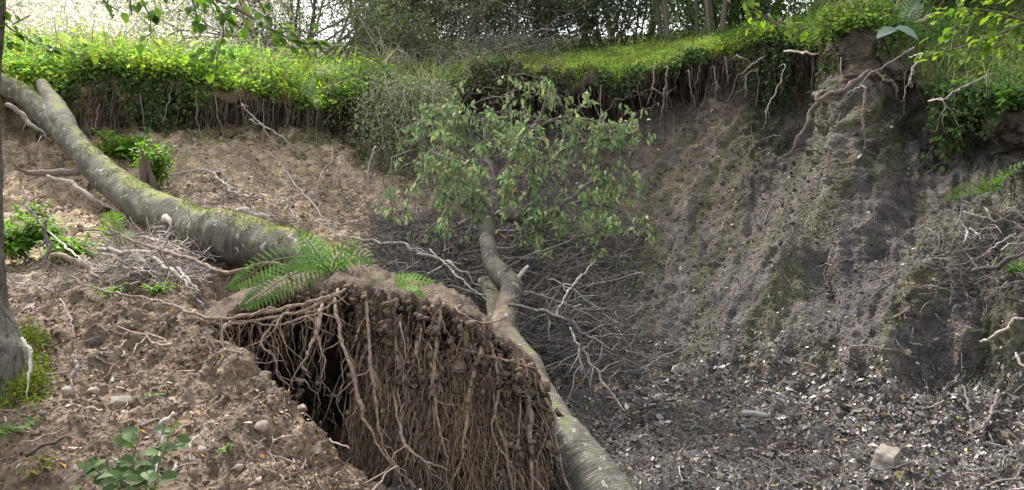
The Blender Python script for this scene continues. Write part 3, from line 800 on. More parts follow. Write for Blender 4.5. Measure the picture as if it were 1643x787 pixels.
limbs2 = [
    [(800, 300, 8.6, 8), (805, 284, 8.5, 8), (833, 234, 8.3, 7), (858, 203, 8.2, 6), (876, 165, 8.1, 4), (884, 140, 8.1, 2)],
    [(794, 338, 8.4, 16), (828, 348, 8.3, 13), (856, 354, 8.2, 11), (872, 350, 8.1, 9), (909, 322, 7.9, 5), (945, 302, 7.8, 4), (985, 284, 7.8, 2)],
    [(788, 338, 8.4, 6), (770, 307, 8.2, 5), (752, 282, 8.1, 4), (716, 254, 8.0, 3), (690, 240, 8.0, 2)],
    [(842, 350, 8.2, 4), (850, 310, 8.1, 4), (856, 282, 8.0, 4), (858, 240, 7.9, 3), (862, 190, 7.9, 2)],
    [(796, 300, 8.6, 5), (825, 277, 8.4, 4), (858, 266, 8.3, 4), (927, 231, 8.2, 3), (985, 222, 8.1, 3), (1025, 212, 8.1, 2)],
    [(790, 285, 8.8, 6), (770, 255, 8.8, 4), (740, 225, 8.8, 3), (700, 205, 8.8, 3), (670, 200, 8.8, 2)],
    [(784, 262, 9.0, 5), (800, 225, 8.9, 4), (810, 190, 8.8, 3), (815, 150, 8.8, 2)],
    [(845, 357, 8.2, 5), (890, 378, 8.1, 4), (935, 380, 8.0, 3), (985, 360, 8.0, 2)],
    [(790, 340, 8.4, 5), (760, 340, 8.2, 4), (725, 320, 8.1, 3), (690, 300, 8.0, 2)],
    [(880, 345, 8.1, 4), (930, 325, 8.3, 3), (975, 330, 8.4, 3), (1010, 300, 8.4, 2)],
    [(780, 230, 9.1, 4), (745, 195, 9.0, 3), (720, 165, 9.0, 2)],
    [(858, 205, 8.2, 4), (900, 190, 8.2, 3), (950, 195, 8.2, 2), (985, 215, 8.2, 2)],
]
ends = []
for k, pts in enumerate(limbs2):
    A = pxstem(pts); A[:, 3] *= 1.35; mb = MB(); stem(mb, A, 6, 7, (0.12, 0.105, 0.098) if k not in (2,) else (0.36, 0.34, 0.31), 0.1, k, crook=.7)
    C = catmull(A, 6)
    # twigs on the limb
    for t in range(17):
        i = rng.integers(len(C) // 3, len(C)); L = rng.uniform(.25, .85)
        d = unit(np.array([rng.normal(), rng.normal() * .7, rng.normal() * .6 + .1]))
        e = C[i, :3] + d * L
        w = wobble(C[i:i+1, :3], e[None], 7, .12, rng, -0.02)[0]; w[:, 2] -= np.linspace(0, 1, 7) ** 2 * L * .35
        v, f = tubes(w[None], np.linspace(.006, .0018, 7)[None], 4); mb.add(v, f, (0.14, 0.12, 0.11))
        ends.append(w[2:])
    ends.append(C[len(C) // 3:, :3])
    mb.build('limb', M_WOOD, tree2)
# drooping leaves in whorls along the twigs
pool = np.vstack(ends)
nc = 1650
cen = pool[rng.integers(0, len(pool), nc)] + rng.normal(0, .06, (nc, 3))
nl = nc * 5
Lc = np.repeat(cen, 5, 0) + rng.normal(0, .022, (nl, 3))
pxl = CX + Lc[:, 0] / Lc[:, 1] * F; pyl = CY - (Lc[:, 2] - CAMZ) / Lc[:, 1] * F
ok = (pyl > 120) & (pyl < 420) & (fbm(Lc * 2.3 + 5, 2) > -.05) & ~((np.abs(pxl - 790) < 11) & (pyl > 262) & (pyl < 345) & (Lc[:, 1] < 8.8)); Lc = Lc[ok]; nl = len(Lc)
Dl = unit(np.column_stack([rng.normal(0, .5, nl), rng.normal(-.1, .5, nl), -np.abs(rng.normal(.8, .35, nl))]))
Nl = unit(np.column_stack([rng.normal(0, .8, nl), -np.abs(rng.normal(.7, .6, nl)), rng.normal(.35, .5, nl)]))
pal = np.array([(0.155, 0.225, 0.10), (0.22, 0.28, 0.14), (0.12, 0.185, 0.09), (0.27, 0.30, 0.11), (0.26, 0.20, 0.10)])
cl = vary(rng, pal[rng.choice(5, nl, p=[.38, .3, .26, .04, .02])], nl, .2, .06)
Ll = rng.uniform(.05, .10, nl); Wl = Ll * rng.uniform(.32, .46, nl)
order = np.argsort(-Ll / Lc[:, 1])
big, rest = order[:290], order[290:]
for b in big:
    v, f, c = leaves(Lc[b:b+1], Dl[b:b+1], Nl[b:b+1], Ll[b:b+1], Wl[b:b+1], cl[b:b+1])
    MB().add(v, f, c).build('leaf', M_LEAFG, tree2)
v, f, c = leaves(Lc[rest], Dl[rest], Nl[rest], Ll[rest], Wl[rest], cl[rest])
tag(MB().add(v, f, c).build('foliage', M_LEAFG, tree2), kind='stuff')

# raised moss cushions on the upper side of both trunks
def moss_on(V, k, n, thr, col, parent, seed, lo=0.0):
    r3 = np.random.default_rng(seed)
    Q = V[:len(V) // k * k].reshape(-1, k, 3); cen = Q.mean(1, keepdims=True); N = unit(Q - cen)
    i = r3.integers(0, len(Q) - 1, n); j = r3.integers(0, k, n); t = r3.random((n, 1)); u = r3.random((n, 1))
    P = Q[i, j] * (1 - t) + Q[i + 1, j] * t; P = P * (1 - u) + (Q[i, (j + 1) % k] * (1 - t) + Q[i + 1, (j + 1) % k] * t) * u; Nn = N[i, j]
    ok = (Nn[:, 2] * .55 + .9 * fbm(P * 4.5 + seed, 3) + .25 * fbm(P * 16, 2)) > thr
    P, Nn = P[ok], Nn[ok]; m = len(P)
    v, f, c = leaves(P - Nn * .002, unit(Nn + rdir(r3, m) * .8), rdir(r3, m), .016 * np.exp(r3.normal(0, .3, m)), .007, vary(r3, col, m, .3, .1), simple=True)
    tag(MB().add(v, f, c).build('moss', M_MOSS, parent), kind='stuff')
moss_on(TV1, TK1, 26000, .47, (.15, .17, .05), tree1, 5)

# ================================================================ stones, chips, clods and dead leaves on the ground
rng = np.random.default_rng(44)
def rock_mesh(name, rng, sub=2, sq=(1, 1, 1), col=(0.3, 0.29, 0.28), facet=6):
    """A block cut by random planes: flat facets and blunt edges."""
    import bmesh
    bm = bmesh.new(); bmesh.ops.create_icosphere(bm, subdivisions=3, radius=1.0)
    V = np.array([v.co for v in bm.verts]); bm.verts.ensure_lookup_table()
    Fs = np.array([[v.index for v in f.verts] for f in bm.faces]); bm.free()
    N = rdir(rng, facet + 6); h = rng.uniform(.55, .85, len(N))
    s = np.full(len(V), 1.05)
    for n_, h_ in zip(N, h):
        dt = V @ n_
        s = np.where(dt > 1e-3, np.minimum(s, h_ / np.maximum(dt, 1e-3)), s)
    V = V * s[:, None] * np.asarray(sq)
    V = V * (1 + 0.035 * fbm(V * 3 + rng.uniform(0, 40), 3))[:, None]
    mb = MB(); mb.add(V, Fs, np.clip(np.asarray(col) * np.exp(0.25 * fbm(V * 2.2 + 7, 3))[:, None], 0.01, .8))
    return mb.mesh(name, M_STONE)

def low_rock(name, rng, col):
    V = IV * rng.uniform(.65, 1.1, (12, 1)) * np.array([1, .72, .34])
    mb = MB(); mb.add(V, IF, col); return mb.mesh(name, M_STONE, flat=True)

def place_rock(name, me, px, py, w, label, cat='stone', rz=None, sink=0.25, group=None, sq=1.0):
    p, n = hit(px, py)
    s = w * .5 / F * p[1]
    o = inst(name, me, None, p + np.array([0, 0, s * sink]), (rng.normal(0, .15), rng.normal(0, .15), rng.uniform(0, 6.28) if rz is None else rz), s)
    return tag(o, label, cat, group)

# the pale block on the gully floor: a squared boulder
bmb = MB()
cube = np.array([[x, y, z] for z in (-1, 1) for y in (-1, 1) for x in (-1, 1)], float)
g = np.linspace(-1, 1, 9)
VV = []; FF = []
for ax in range(3):
    for sg in (-1, 1):
        a, b = np.meshgrid(g, g); q = np.zeros((81, 3)); o1, o2 = [k for k in range(3) if k != ax]
        q[:, ax] = sg; q[:, o1] = a.ravel(); q[:, o2] = b.ravel()
        base = len(VV) * 81; VV.append(q)
        for i in range(8):
            for j in range(8):
                ff = [i * 9 + j, i * 9 + j + 1, (i + 1) * 9 + j + 1, (i + 1) * 9 + j]
                FF.append([base + t for t in (ff if (sg > 0) ^ (ax == 1) else ff[::-1])])
VV = np.vstack(VV)
VV = VV / (np.sum(np.abs(VV) ** 12, 1) ** (1 / 12))[:, None]
VV = VV * np.array([1.0, .85, .72]); VV[:, 0] += 0.18 * VV[:, 2]; VV[:, 2] += 0.12 * VV[:, 0]
VV *= (1 + 0.2 * fbm(VV * 1.3 + 3, 4))[:, None]
bmb.add(VV, np.array(FF), np.clip(np.array([0.22, 0.195, 0.17]) * np.exp(0.5 * fbm(VV * 2 + 1, 3))[:, None], 0, .8))
bme = bmb.mesh('boulder', M_STONE)
p, n = hit(1421, 752)
tag(inst('boulder', bme, None, p + np.array([0, 0, .075]), (.12, -.08, .85), 19 / F * p[1]), 'pale squared boulder sitting alone on the gully floor', 'boulder')

rk = [rock_mesh('rock', np.random.default_rng(60 + k), col=c, sq=q) for k, (c, q) in enumerate([((0.20, 0.165, 0.13), (1, .6, .38)), ((0.26, 0.2, 0.16), (1, .75, .6)), ((0.2, 0.19, 0.19), (1, .7, .4)), ((0.33, 0.27, 0.22), (.9, .7, .8))])]
place_rock('rock', rk[0], 195, 648, 66, 'flat brown rock half sunk in the bare soil bank, widest of the rocks there', rz=.1, sink=.1)
place_rock('rock', rk[3], 112, 632, 24, 'small pinkish upright rock beside the thin dark split stake on the soil bank', rz=.6)
place_rock('rock', rk[1], 150, 632, 28, 'rounded brown rock touching the flat rock on the soil bank', rz=1.6)
place_rock('rock', rk[1], 420, 682, 36, 'brown rock stuck in the soil bank near the edge above the dark hole', rz=1.2, sink=0)
place_rock('rock', rk[1], 485, 655, 24, 'small brown rock on the brow of the soil bank against the dark hole', rz=2.2)
place_rock('rock', rk[3], 322, 728, 26, 'buff rock on the bare bank, right of the white forked twig', rz=2.9)
place_rock('rock', rk[2], 68, 668, 18, 'small grey rock under the mossy tree foot on the soil bank', rz=.3)
place_rock('rock', rk[2], 1215, 668, 62, 'broad greenish flat slab lying at the foot of the far slope', rz=.2, sink=.0)
place_rock('rock', rk[3], 1455, 568, 16, 'single pale rock chip standing out on the dark slope', rz=.2)
place_rock('rock', rk[2], 1330, 478, 20, 'whitish rock lodged in the furrow down the slope', rz=.9)
place_rock('rock', rk[1], 385, 752, 22, 'brown rock low on the bank beside the white crooked rootlet', rz=.9)

# 230 stone chips on the gully floor, the ones that show largest
chips = [low_rock('stone_chip', np.random.default_rng(80 + k), c) for k, c in enumerate([(0.12, .112, .11), (0.17, .16, .155), (0.085, .078, .074), (0.155, .132, .108), (0.25, .235, .225), (0.10, .092, .085)])]
pc, ncs, rr, cc = scatter(rng, 230, 2.6, 4.7, 890, 1700)
for k in range(len(pc)):
    w = rng.uniform(9, 20) * .5 / F * pc[k, 1]
    o = inst('stone_chip', chips[rng.integers(0, 6)], None, pc[k] + np.array([0, 0, w * .15]), (rng.normal(0, .3), rng.normal(0, .3), rng.uniform(0, 6.28)), w)
    tag(o, 'flat grey stone chip strewn on the gully floor', 'stone', 'stone chips strewn over the gully floor')

# the rest of the shale litter
def litter(rng, P, N, L, W, col, tilt=.35, lift=.004):
    m = len(P)
    n = unit(N + rng.normal(0, tilt, (m, 3)))
    d = unit(np.cross(n, rdir(rng, m)))
    return leaves(P + N * lift, d, n, L, W, col, curl=.05, fold=.12)
mb = MB()
P, N, r, c = scatter(rng, 15000, 2.2, 5.1, 640, 1720)
sz = np.exp(rng.normal(math.log(4.6), .5, len(P))) / F * P[:, 1]
pal = np.array([(0.10, .089, .083), (0.145, .136, .134), (0.066, .057, .052), (0.135, .108, .085), (0.24, .225, .22)])
v, f, cl = blobs(rng, P + N * .004, sz * .5, vary(rng, pal[rng.choice(5, len(P), p=[.34, .22, .25, .14, .05])], len(P), .2, .03), (1, .7, .28), .25)
mb.add(v, f, cl)
P, N, r, c = scatter(rng, 6500, 2.4, 5.3, 640, 1720)
sz = np.exp(rng.normal(math.log(6), .5, len(P))) / F * P[:, 1]
v, f, cl = litter(rng, P, N, sz, sz * .6, vary(rng, pal[rng.choice(5, len(P), p=[.3, .25, .25, .14, .06])], len(P), .25, .03), .4, .012)
mb.add(v, f, cl)
tag(mb.build('shale_gravel', M_CHIP, origin=(0, 0, 0), flat=True), 'grey shale gravel covering the gully floor', 'gravel', kind='stuff')

# crumbs and clods of soil on slope and bank
mb = MB()
for (n_, k0, k1, c0, c1, med, pal_) in [
    (6500, 1.0, 4.0, -30, 640, 3.4, [(0.20, .15, .11), (0.17, .127, .094), (0.235, .18, .135), (0.14, .104, .078)]),
    (5000, 4.6, 7.8, 860, 1680, 2.6, [(0.118, .101, .094), (0.085, .074, .069), (0.15, .13, .12), (0.08, .08, .04)]),
    (4000, 4.6, 7.4, -20, 860, 3.6, [(0.30, .225, .165), (0.24, .17, .125), (0.34, .26, .2), (0.17, .16, .06)])]:
    P, N, r, c = scatter(rng, n_, k0, k1, c0, c1)
    sz = np.exp(rng.normal(math.log(med), .42, len(P))) / F * P[:, 1]
    pal_ = np.array(pal_)
    v, f, cl = blobs(rng, P, sz * .55, vary(rng, pal_[rng.choice(4, len(P), p=[.4, .25, .2, .15])], len(P), .2, .04))
    mb.add(v, f, cl)
tag(mb.build('soil_clods', M_SOIL, origin=(0, 0, 0)), 'loose crumbs and clods of soil over bank and slopes', 'soil', kind='stuff')

# dead leaves and pale flakes
mb = MB()
for (n_, k0, k1, c0, c1, px_, pal_) in [
    (1900, 1.0, 4.2, -30, 650, 7, [(0.18, .125, .09), (0.25, .19, .145), (0.33, .28, .24), (0.15, .10, .075), (0.45, .27, .06)]),
    (1000, 4.0, 7.6, 860, 1680, 5.5, [(0.14, .11, .09), (0.26, .23, .21), (0.5, .48, .46), (0.30, .26, .08), (0.10, .08, .07)]),
    (650, 2.6, 4.6, 880, 1680, 10, [(0.20, .16, .12), (0.36, .34, .31), (0.38, .30, .10), (0.22, .16, .11), (0.28, .26, .23)]),
    (1500, 4.6, 7.0, -20, 700, 5, [(0.33, .25, .19), (0.45, .40, .34), (0.22, .16, .12), (0.5, .45, .4), (0.2, .2, .06)])]:
    P, N, r, c = scatter(rng, n_, k0, k1, c0, c1)
    sz = px_ * np.exp(rng.normal(0, .35, len(P))) / F * P[:, 1]
    pal_ = np.array(pal_)
    v, f, cl = litter(rng, P, N, sz, sz * .55, vary(rng, pal_[rng.choice(5, len(P), p=[.33, .25, .12, .22, .08])], len(P), .2, .06), .5, .015)
    mb.add(v, f, cl)
tag(mb.build('leaf_litter', M_LITTER, origin=(0, 0, 0)), 'scattered dead leaves and pale flakes on bare soil', 'leaf litter', kind='stuff')

# small weeds, moss and fallen twigs on the slopes
mb = MB()
P, N, r, c = scatter(rng, 3600, 4.7, 7.9, 860, 1700, np.clip(np.maximum(mossf, diagm) * 1.3, 0.02, 1))
sz = rng.uniform(3, 7, len(P)) / F * P[:, 1]
v, f, cl = leaves(P, unit(N + rdir(rng, len(P)) * .9), rdir(rng, len(P)), sz, sz * .5, vary(rng, (0.07, .09, .03), len(P), .3, .1), simple=True)
mb.add(v, f, cl)
P, N, r, c = scatter(rng, 3000, 6.6, 8.0, -20, 640, np.clip(mossf * 1.2, 0, 1))
sz = rng.uniform(3, 6, len(P)) / F * P[:, 1]
v, f, cl = leaves(P, unit(N + rdir(rng, len(P)) * .9), rdir(rng, len(P)), sz, sz * .5, vary(rng, (0.15, .17, .035), len(P), .3, .1), simple=True)
mb.add(v, f, cl)
tag(mb.build('slope_moss', M_MOSS, origin=(0, 0, 0)), 'thin moss and seedlings greening the bare slopes', 'moss', kind='stuff')
mb = MB()
for (n_, k0, k1, c0, c1, lp, col_) in [(260, 1.2, 4.4, -20, 640, 34, (.24, .19, .16)), (500, 4.2, 7.5, 860, 1690, 26, (.17, .15, .14)), (400, 4.2, 7.0, -20, 800, 30, (.30, .26, .23)), (220, 2.6, 4.6, 880, 1690, 30, (.2, .18, .17))]:
    P, N, r, c = scatter(rng, n_, k0, k1, c0, c1)
    d = unit(np.cross(N, rdir(rng, len(P))) + N * .15); L = lp * np.exp(rng.normal(0, .45, len(P)))[:, None] / F * P[:, 1:2]
    W = wobble(P + N * .015, P + N * .015 + d * L, 6, .13, rng)
    v, f = tubes(W, (np.exp(rng.normal(math.log(.0045), .4, len(P)))[:, None] * np.linspace(1.1, .5, 6)[None]), 4)
    mb.add(v, f, np.repeat(vary(rng, col_, len(P), .35, .04), 24, 0))
tag(mb.build('fallen_twigs', M_WOOD, origin=(0, 0, 0)), 'thin fallen twigs scattered over soil and stones', 'twigs', kind='stuff')

# ================================================================ turf edge: leafy ground cover, trailing ivy, roots
rng = np.random.default_rng(55)
def tufts(rng, P, N, per, rad, h, size, pal, probs, up=.5, asp=.62):
    """Low leafy growth: per leaves spread round each point P."""
    m = len(P) * per
    B = np.repeat(P, per, 0)
    rh = np.repeat(np.broadcast_to(np.asarray(rad, float), (len(P),)), per); hh = np.repeat(np.broadcast_to(np.asarray(h, float), (len(P),)), per)
    off = rng.normal(0, 1, (m, 3)) * rh[:, None] * np.array([1, 1, .3]); off[:, 2] = hh * rng.random(m) ** .8
    n = unit(np.column_stack([rng.normal(0, .55, m), rng.normal(-.15, .55, m), np.full(m, up + .3)]))
    d = unit(np.cross(n, rdir(rng, m)))
    L = size * np.exp(rng.normal(0, .28, m))
    pal = np.asarray(pal)
    lum = np.exp(.5 * fbm(B * 1.7, 3) + .4 * fbm(B * 6 + 3, 2))[:, None] * np.exp(np.outer(fbm(B * .9 + 21, 2), [.28, .06, -.2]))
    c = vary(rng, pal[rng.choice(len(pal), m, p=probs)], m, .16, .06) * lum
    return leaves(B + off, d, n, L, L * asp, np.clip(c, .005, .8), simple=True)

YG = [(0.32, .45, .09), (0.25, .39, .085), (0.15, .27, .065), (0.40, .50, .12)]
mb = MB()
def cover_top(n, c0, c1, k0, k1, per, h, size, pal, rad=.09):
    P, N, r, c = scatter(rng, n, k0, k1, c0, c1)
    v, f, cl = tufts(rng, P, N, per, rad, h * np.clip(.6 + 1.5 * fbm(P * 1.6 + 2, 3), .15, 1.9), size, pal, [.35, .3, .2, .15])
    mb.add(v, f, cl)
cover_top(2700, -60, 330, 9.05, 10.3, 13, .25, .05, YG, .14)
cover_top(1500, 330, 600, 9.0, 10.2, 11, .28, .046, YG, .12)
cover_top(1100, 560, 800, 9.0, 10.3, 9, .2, .046, [(0.18, .26, .09), (0.14, .21, .075), (0.10, .15, .06), (0.23, .29, .10)], .1)
cover_top(2300, 790, 1160, 9.1, 10.4, 9, .09, .036, [(0.36, .47, .11), (0.29, .41, .10), (0.2, .31, .08), (0.42, .50, .13)], .07)
cover_top(700, 1150, 1340, 9.0, 10.4, 8, .16, .05, [(0.11, .19, .05), (0.09, .16, .045), (0.07, .12, .035), (0.15, .22, .06)], .08)
cover_top(1000, 1340, 1700, 9.1, 10.8, 8, .18, .055, [(0.10, .17, .045), (0.08, .14, .04), (0.055, .10, .035), (0.14, .2, .05)], .1)
cover_top(900, -60, 700, 10.2, 11.2, 7, .4, .08, YG, .16)
cover_top(700, 700, 1400, 10.3, 11.4, 7, .3, .07, [(0.10, .17, .04), (0.08, .14, .04), (0.055, .10, .035), (0.13, .19, .05)], .16)
cover_top(420, 1315, 1440, 8.75, 9.6, 9, .14, .05, [(0.14, .22, .06), (0.11, .18, .05), (0.08, .13, .04), (0.18, .26, .07)], .07)
# bigger leaves, grass blades and dead stalks mixed in
cover_top(500, -60, 600, 9.05, 10.2, 5, .34, .095, [(0.22, .35, .08), (0.15, .27, .07), (0.10, .19, .06), (0.30, .40, .12)], .2)
def blades(n, c0, c1, h, pal, wd=.007):
    P, N, r, c = scatter(rng, n, 9.02, 10.5, c0, c1); m = len(P); pal = np.asarray(pal)
    d = unit(np.column_stack([rng.normal(0, .4, m), rng.normal(-.25, .4, m), np.full(m, 1.0)]))
    v, f, cl = leaves(P, d, rdir(rng, m), h * np.exp(rng.normal(0, .35, m)), wd, vary(rng, pal[rng.choice(len(pal), m)], m, .2, .06), curl=.3); mb.add(v, f, cl)
blades(3000, 780, 1330, .15, [(.36, .47, .13), (.28, .40, .11), (.42, .48, .18)])
blades(1800, -60, 780, .36, [(.26, .36, .10), (.3, .32, .15), (.4, .37, .26)], .009)
blades(900, 1340, 1700, .25, [(.16, .24, .08), (.2, .28, .1), (.3, .28, .18)], .009)
tag(mb.build('ground_cover', M_COVER, origin=(0, 0, 0)), 'bright yellow green leafy ground cover along the turf edge', 'ground cover', kind='stuff')

# leaves trailing down over the edge
def trailing(name, label, spec, size, pal, group=None, mat=None):
    mb = MB(); st = []
    for (c0, c1, n, y0, y1, off) in spec:
        for k in range(n):
            px = rng.uniform(c0, c1)
            ke = np.argmin(np.abs(cols - px)); re = np.argmin(np.abs(RK[:, 0] - 9.15))
            p0 = T[re, ke] + np.array([rng.normal(0, .05), -rng.uniform(-.12, .12) - off, rng.uniform(0, .12)])
            dr = float(np.clip(.75 + 2.2 * fbm(np.array([[px / 38.0, off * 7 + .3, .5]]), 2)[0], .12, 1.7))
            L = rng.uniform(y0, y1) / F * p0[1] * dr
            e = p0 + np.array([rng.normal(0, .12) * L, -rng.uniform(0, .15), -L])
            st.append((p0, e))
    p0 = np.array([s[0] for s in st]); e = np.array([s[1] for s in st])
    W = wobble(p0, e, 9, .07, rng)
    v, f = tubes(W, np.full((len(st), 9), .003), 3); mb.add(v, f, (.13, .11, .08))
    o = mb.build('stems', M_WOOD, None) if False else None
    th = thing(name, label, 'vine', p0.mean(0), group)
    tag(mb.build('stem', M_WOOD, th), kind='stuff')
    B = W.reshape(-1, 3); per = 5
    P = np.repeat(B, per, 0) + rng.normal(0, .035, (len(B) * per, 3)); m = len(P)
    n = unit(np.column_stack([rng.normal(0, .5, m), -np.abs(rng.normal(.7, .4, m)), rng.normal(.5, .4, m)]))
    d = unit(np.column_stack([rng.normal(0, .6, m), rng.normal(-.2, .3, m), -np.abs(rng.normal(.6, .4, m))]))
    L = size * np.exp(rng.normal(0, .25, m)); pal = np.asarray(pal)
    v, f, c = leaves(P, d, n, L, L * .75, vary(rng, pal[rng.choice(len(pal), m)], m, .25, .07), simple=True)
    tag(MB().add(v, f, c).build('foliage', mat or M_LEAFG, th), kind='stuff')
    return th
trailing('trailing_ivy', 'dark green ivy curtain hanging below the sunlit turf beside the thick trunk top', [(60, 300, 150, 15, 85, .02)], .042, [(0.05, .10, .03), (0.07, .13, .04), (0.10, .17, .05), (0.04, .07, .025)])
trailing('trailing_ivy', 'short ivy fringe under the turf edge at the middle of the far bank', [(880, 1130, 75, 8, 34, .0)], .045, [(0.05, .10, .03), (0.07, .12, .04), (0.09, .15, .04)])
trailing('trailing_vine', 'dry vine tails hanging under the turf behind the leafy crown', [(680, 900, 95, 12, 62, .04)], .045, [(0.13, .14, .07), (0.10, .12, .05), (0.16, .16, .09), (0.12, .10, .07)])
trailing('trailing_ivy', 'dark ivy tails hanging beside the deep cleft in the headwall', [(1195, 1300, 55, 25, 90, .0)], .05, [(0.045, .08, .03), (0.06, .10, .035), (0.04, .06, .025)])
trailing('trailing_ivy', 'thin green trails down the spur below the single upright stump of turf', [(1315, 1345, 26, 40, 150, .05)], .04, [(0.07, .11, .03), (0.09, .13, .04), (0.05, .08, .03)])
trailing('trailing_ivy', 'leafy fringe over the dark hollow high on the near wall', [(1500, 1720, 150, 15, 85, .05)], .05, [(0.06, .11, .03), (0.08, .14, .04), (0.045, .08, .03)])
trailing('trailing_ivy', 'sparse short green fringe below the turf and fern fronds on the tan slope', [(300, 570, 60, 10, 34, .0)], .05, [(0.10, .16, .04), (0.08, .13, .04), (0.14, .2, .05)])

# pale roots dangling from the undercut edge
def edge_point(px, k=8.75):
    ke = np.argmin(np.abs(cols - px)); re = np.argmin(np.abs(RK[:, 0] - k))
    return T[re, ke].copy()
def dangling(pts, d, col, label, group=None, nm='exposed_root', off=.1, taper=True):
    A = []
    for q in pts:
        px, py, w = q[:3]
        dd = d if d else hit(px, py, 4)[0][1] - off
        if px > 1200: dd = min(dd, hit(px, py, 5.5)[0][1] - .07)
        A.append([*U(px, py, dd), w * .5 / F * dd])
    A = np.array(A)
    A[:, 3] *= .6
    A = np.vstack([A[0] + np.array([0, .25, .03, 0]), A])      # rooted in the bank
    mb = MB(); stem(mb, A, 8, 7, col, .18, rng.uniform(0, 60), crook=1.3, taper=.2)
    C = catmull(A, 8)
    for t in range(4):
        i = rng.integers(len(C) // 3, len(C) - 1); L = rng.uniform(.06, .3)
        e = C[i, :3] + np.array([rng.normal(0, .5), rng.normal(0, .2), -rng.uniform(.3, 1)]) * L
        w = wobble(C[i:i+1, :3], e[None], 7, .16, rng); v, f = tubes(w, np.linspace(C[i, 3] * .28, .001, 7)[None], 4); mb.add(v, f, col)
    o = mb.build(nm, M_ROOT)
    return tag(o, label, 'root', group)
PALE = (0.23, .195, .175); DIM = (0.25, .21, .18)
HR = 'roots dangling from the undercut turf edge'
dangling([(1049, 108, 4), (1049, 140, 5), (1043, 156, 4), (1037, 170, 3)], 12.2, PALE, 'pale kinked root hanging under the turf, nearest the leafy crown of two light ones')
dangling([(1071, 108, 4), (1068, 130, 4), (1066, 148, 5), (1062, 180, 4), (1058, 205, 3)], 12.2, PALE, 'longest pale straight root hanging under the turf edge')
dangling([(1049, 141, 4), (1058, 148, 3), (1068, 150, 3), (1085, 138, 2)], 12.15, PALE, 'pale cross root bridging two hanging roots')
dangling([(1145, 108, 3), (1148, 128, 4), (1150, 140, 5), (1149, 162, 3)], 12.0, PALE, 'short pale root hanging alone under the thin turf')
dangling([(1149, 133, 3), (1155, 142, 3), (1159, 147, 2)], 11.98, PALE, 'tiny pale side root forking from the lone hanging root')
dangling([(1229, 89, 5), (1210, 100, 6), (1196, 112, 6), (1183, 121, 3)], 11.4, PALE, 'pale root slanting out of the headwall like a broom handle')
dangling([(1186, 91, 4), (1196, 96, 5), (1206, 102, 4)], 11.35, PALE, 'stubby pale root crossing the slanting one on the headwall')
dangling([(1259, 105, 3), (1252, 130, 4), (1243, 150, 4), (1236, 165, 5), (1230, 180, 6), (1229, 196, 3)], 11.0, (.36, .32, .29), 'grey root curving down the headwall beside the dark cleft')
dangling([(1215, 112, 3), (1200, 118, 4), (1196, 135, 5), (1196, 160, 3)], 11.4, PALE, 'pale crooked root under the broom-like one')
dangling([(1105, 115, 3), (1107, 140, 3), (1114, 160, 3), (1116, 185, 2)], 12.2, PALE, 'thin wavy root right of the two light hanging roots')
dangling([(1320, 150, 14), (1345, 138, 13), (1380, 120, 13), (1405, 117, 15), (1420, 120, 18), (1432, 134, 20), (1440, 150, 14)], 8.9, (.15, .12, .105), 'thick knobbly root elbow jutting from the top of the spur')
dangling([(1330, 146, 12), (1312, 152, 12), (1304, 172, 12), (1297, 195, 11), (1283, 226, 10), (1270, 244, 9), (1254, 255, 8), (1252, 268, 8), (1257, 281, 6)], 8.95, (.12, .098, .085), 'long brown S-shaped root hanging across the spur')
dangling([(1388, 140, 6), (1384, 170, 7), (1385, 205, 7), (1389, 232, 6), (1392, 243, 5)], 8.4, (.16, .135, .12), 'straight brown root hanging down the spur below the root elbow')
dangling([(1465, 78, 4), (1420, 105, 4), (1390, 125, 4), (1370, 150, 3), (1345, 175, 2)], 8.6, (.2, .175, .16), 'slender pale branch lying across the root elbow')
dangling([(1478, 88, 4), (1465, 110, 5), (1458, 130, 4), (1462, 142, 3)], 8.3, (.42, .38, .36), 'pale forked rootlet hanging under the maple spray')
dangling([(1512, 160, 4), (1530, 148, 5), (1552, 136, 5), (1580, 124, 6), (1604, 118, 4)], 7.6, (.3, .26, .24), 'pale dead branch propped across the near wall')
dangling([(1512, 160, 3), (1516, 172, 4), (1510, 184, 2)], 7.55, (.40, .36, .33), 'small hooked tip below the propped dead branch')
dangling([(1318, 286, 3), (1340, 284, 6), (1358, 282, 9), (1362, 270, 4)], 8.0, (.10, .085, .08), 'short dark stub poking from the middle of the spur')
dangling([(540, 254, 4), (556, 262, 5), (570, 288, 5), (585, 310, 5), (600, 330, 5), (620, 352, 3)], 9.6, (.36, .31, .27), 'pale curved root arching down the tan slope')
dangling([(388, 170, 3), (405, 188, 4), (420, 200, 5), (428, 214, 5), (440, 228, 4), (470, 252, 3)], 10.1, (.34, .29, .26), 'pale crooked root descending from the turf onto the tan slope')
dangling([(400, 192, 3), (430, 206, 4), (462, 228, 4), (490, 246, 4), (502, 256, 2)], 10.0, (.34, .29, .26), 'pale straight root beside the crooked one on the tan slope')
dangling([(600, 238, 4), (596, 255, 5), (590, 275, 5), (592, 300, 4), (598, 322, 3)], 10.2, (.3, .28, .27), 'grey bent stem beside the pale hanging shrub')
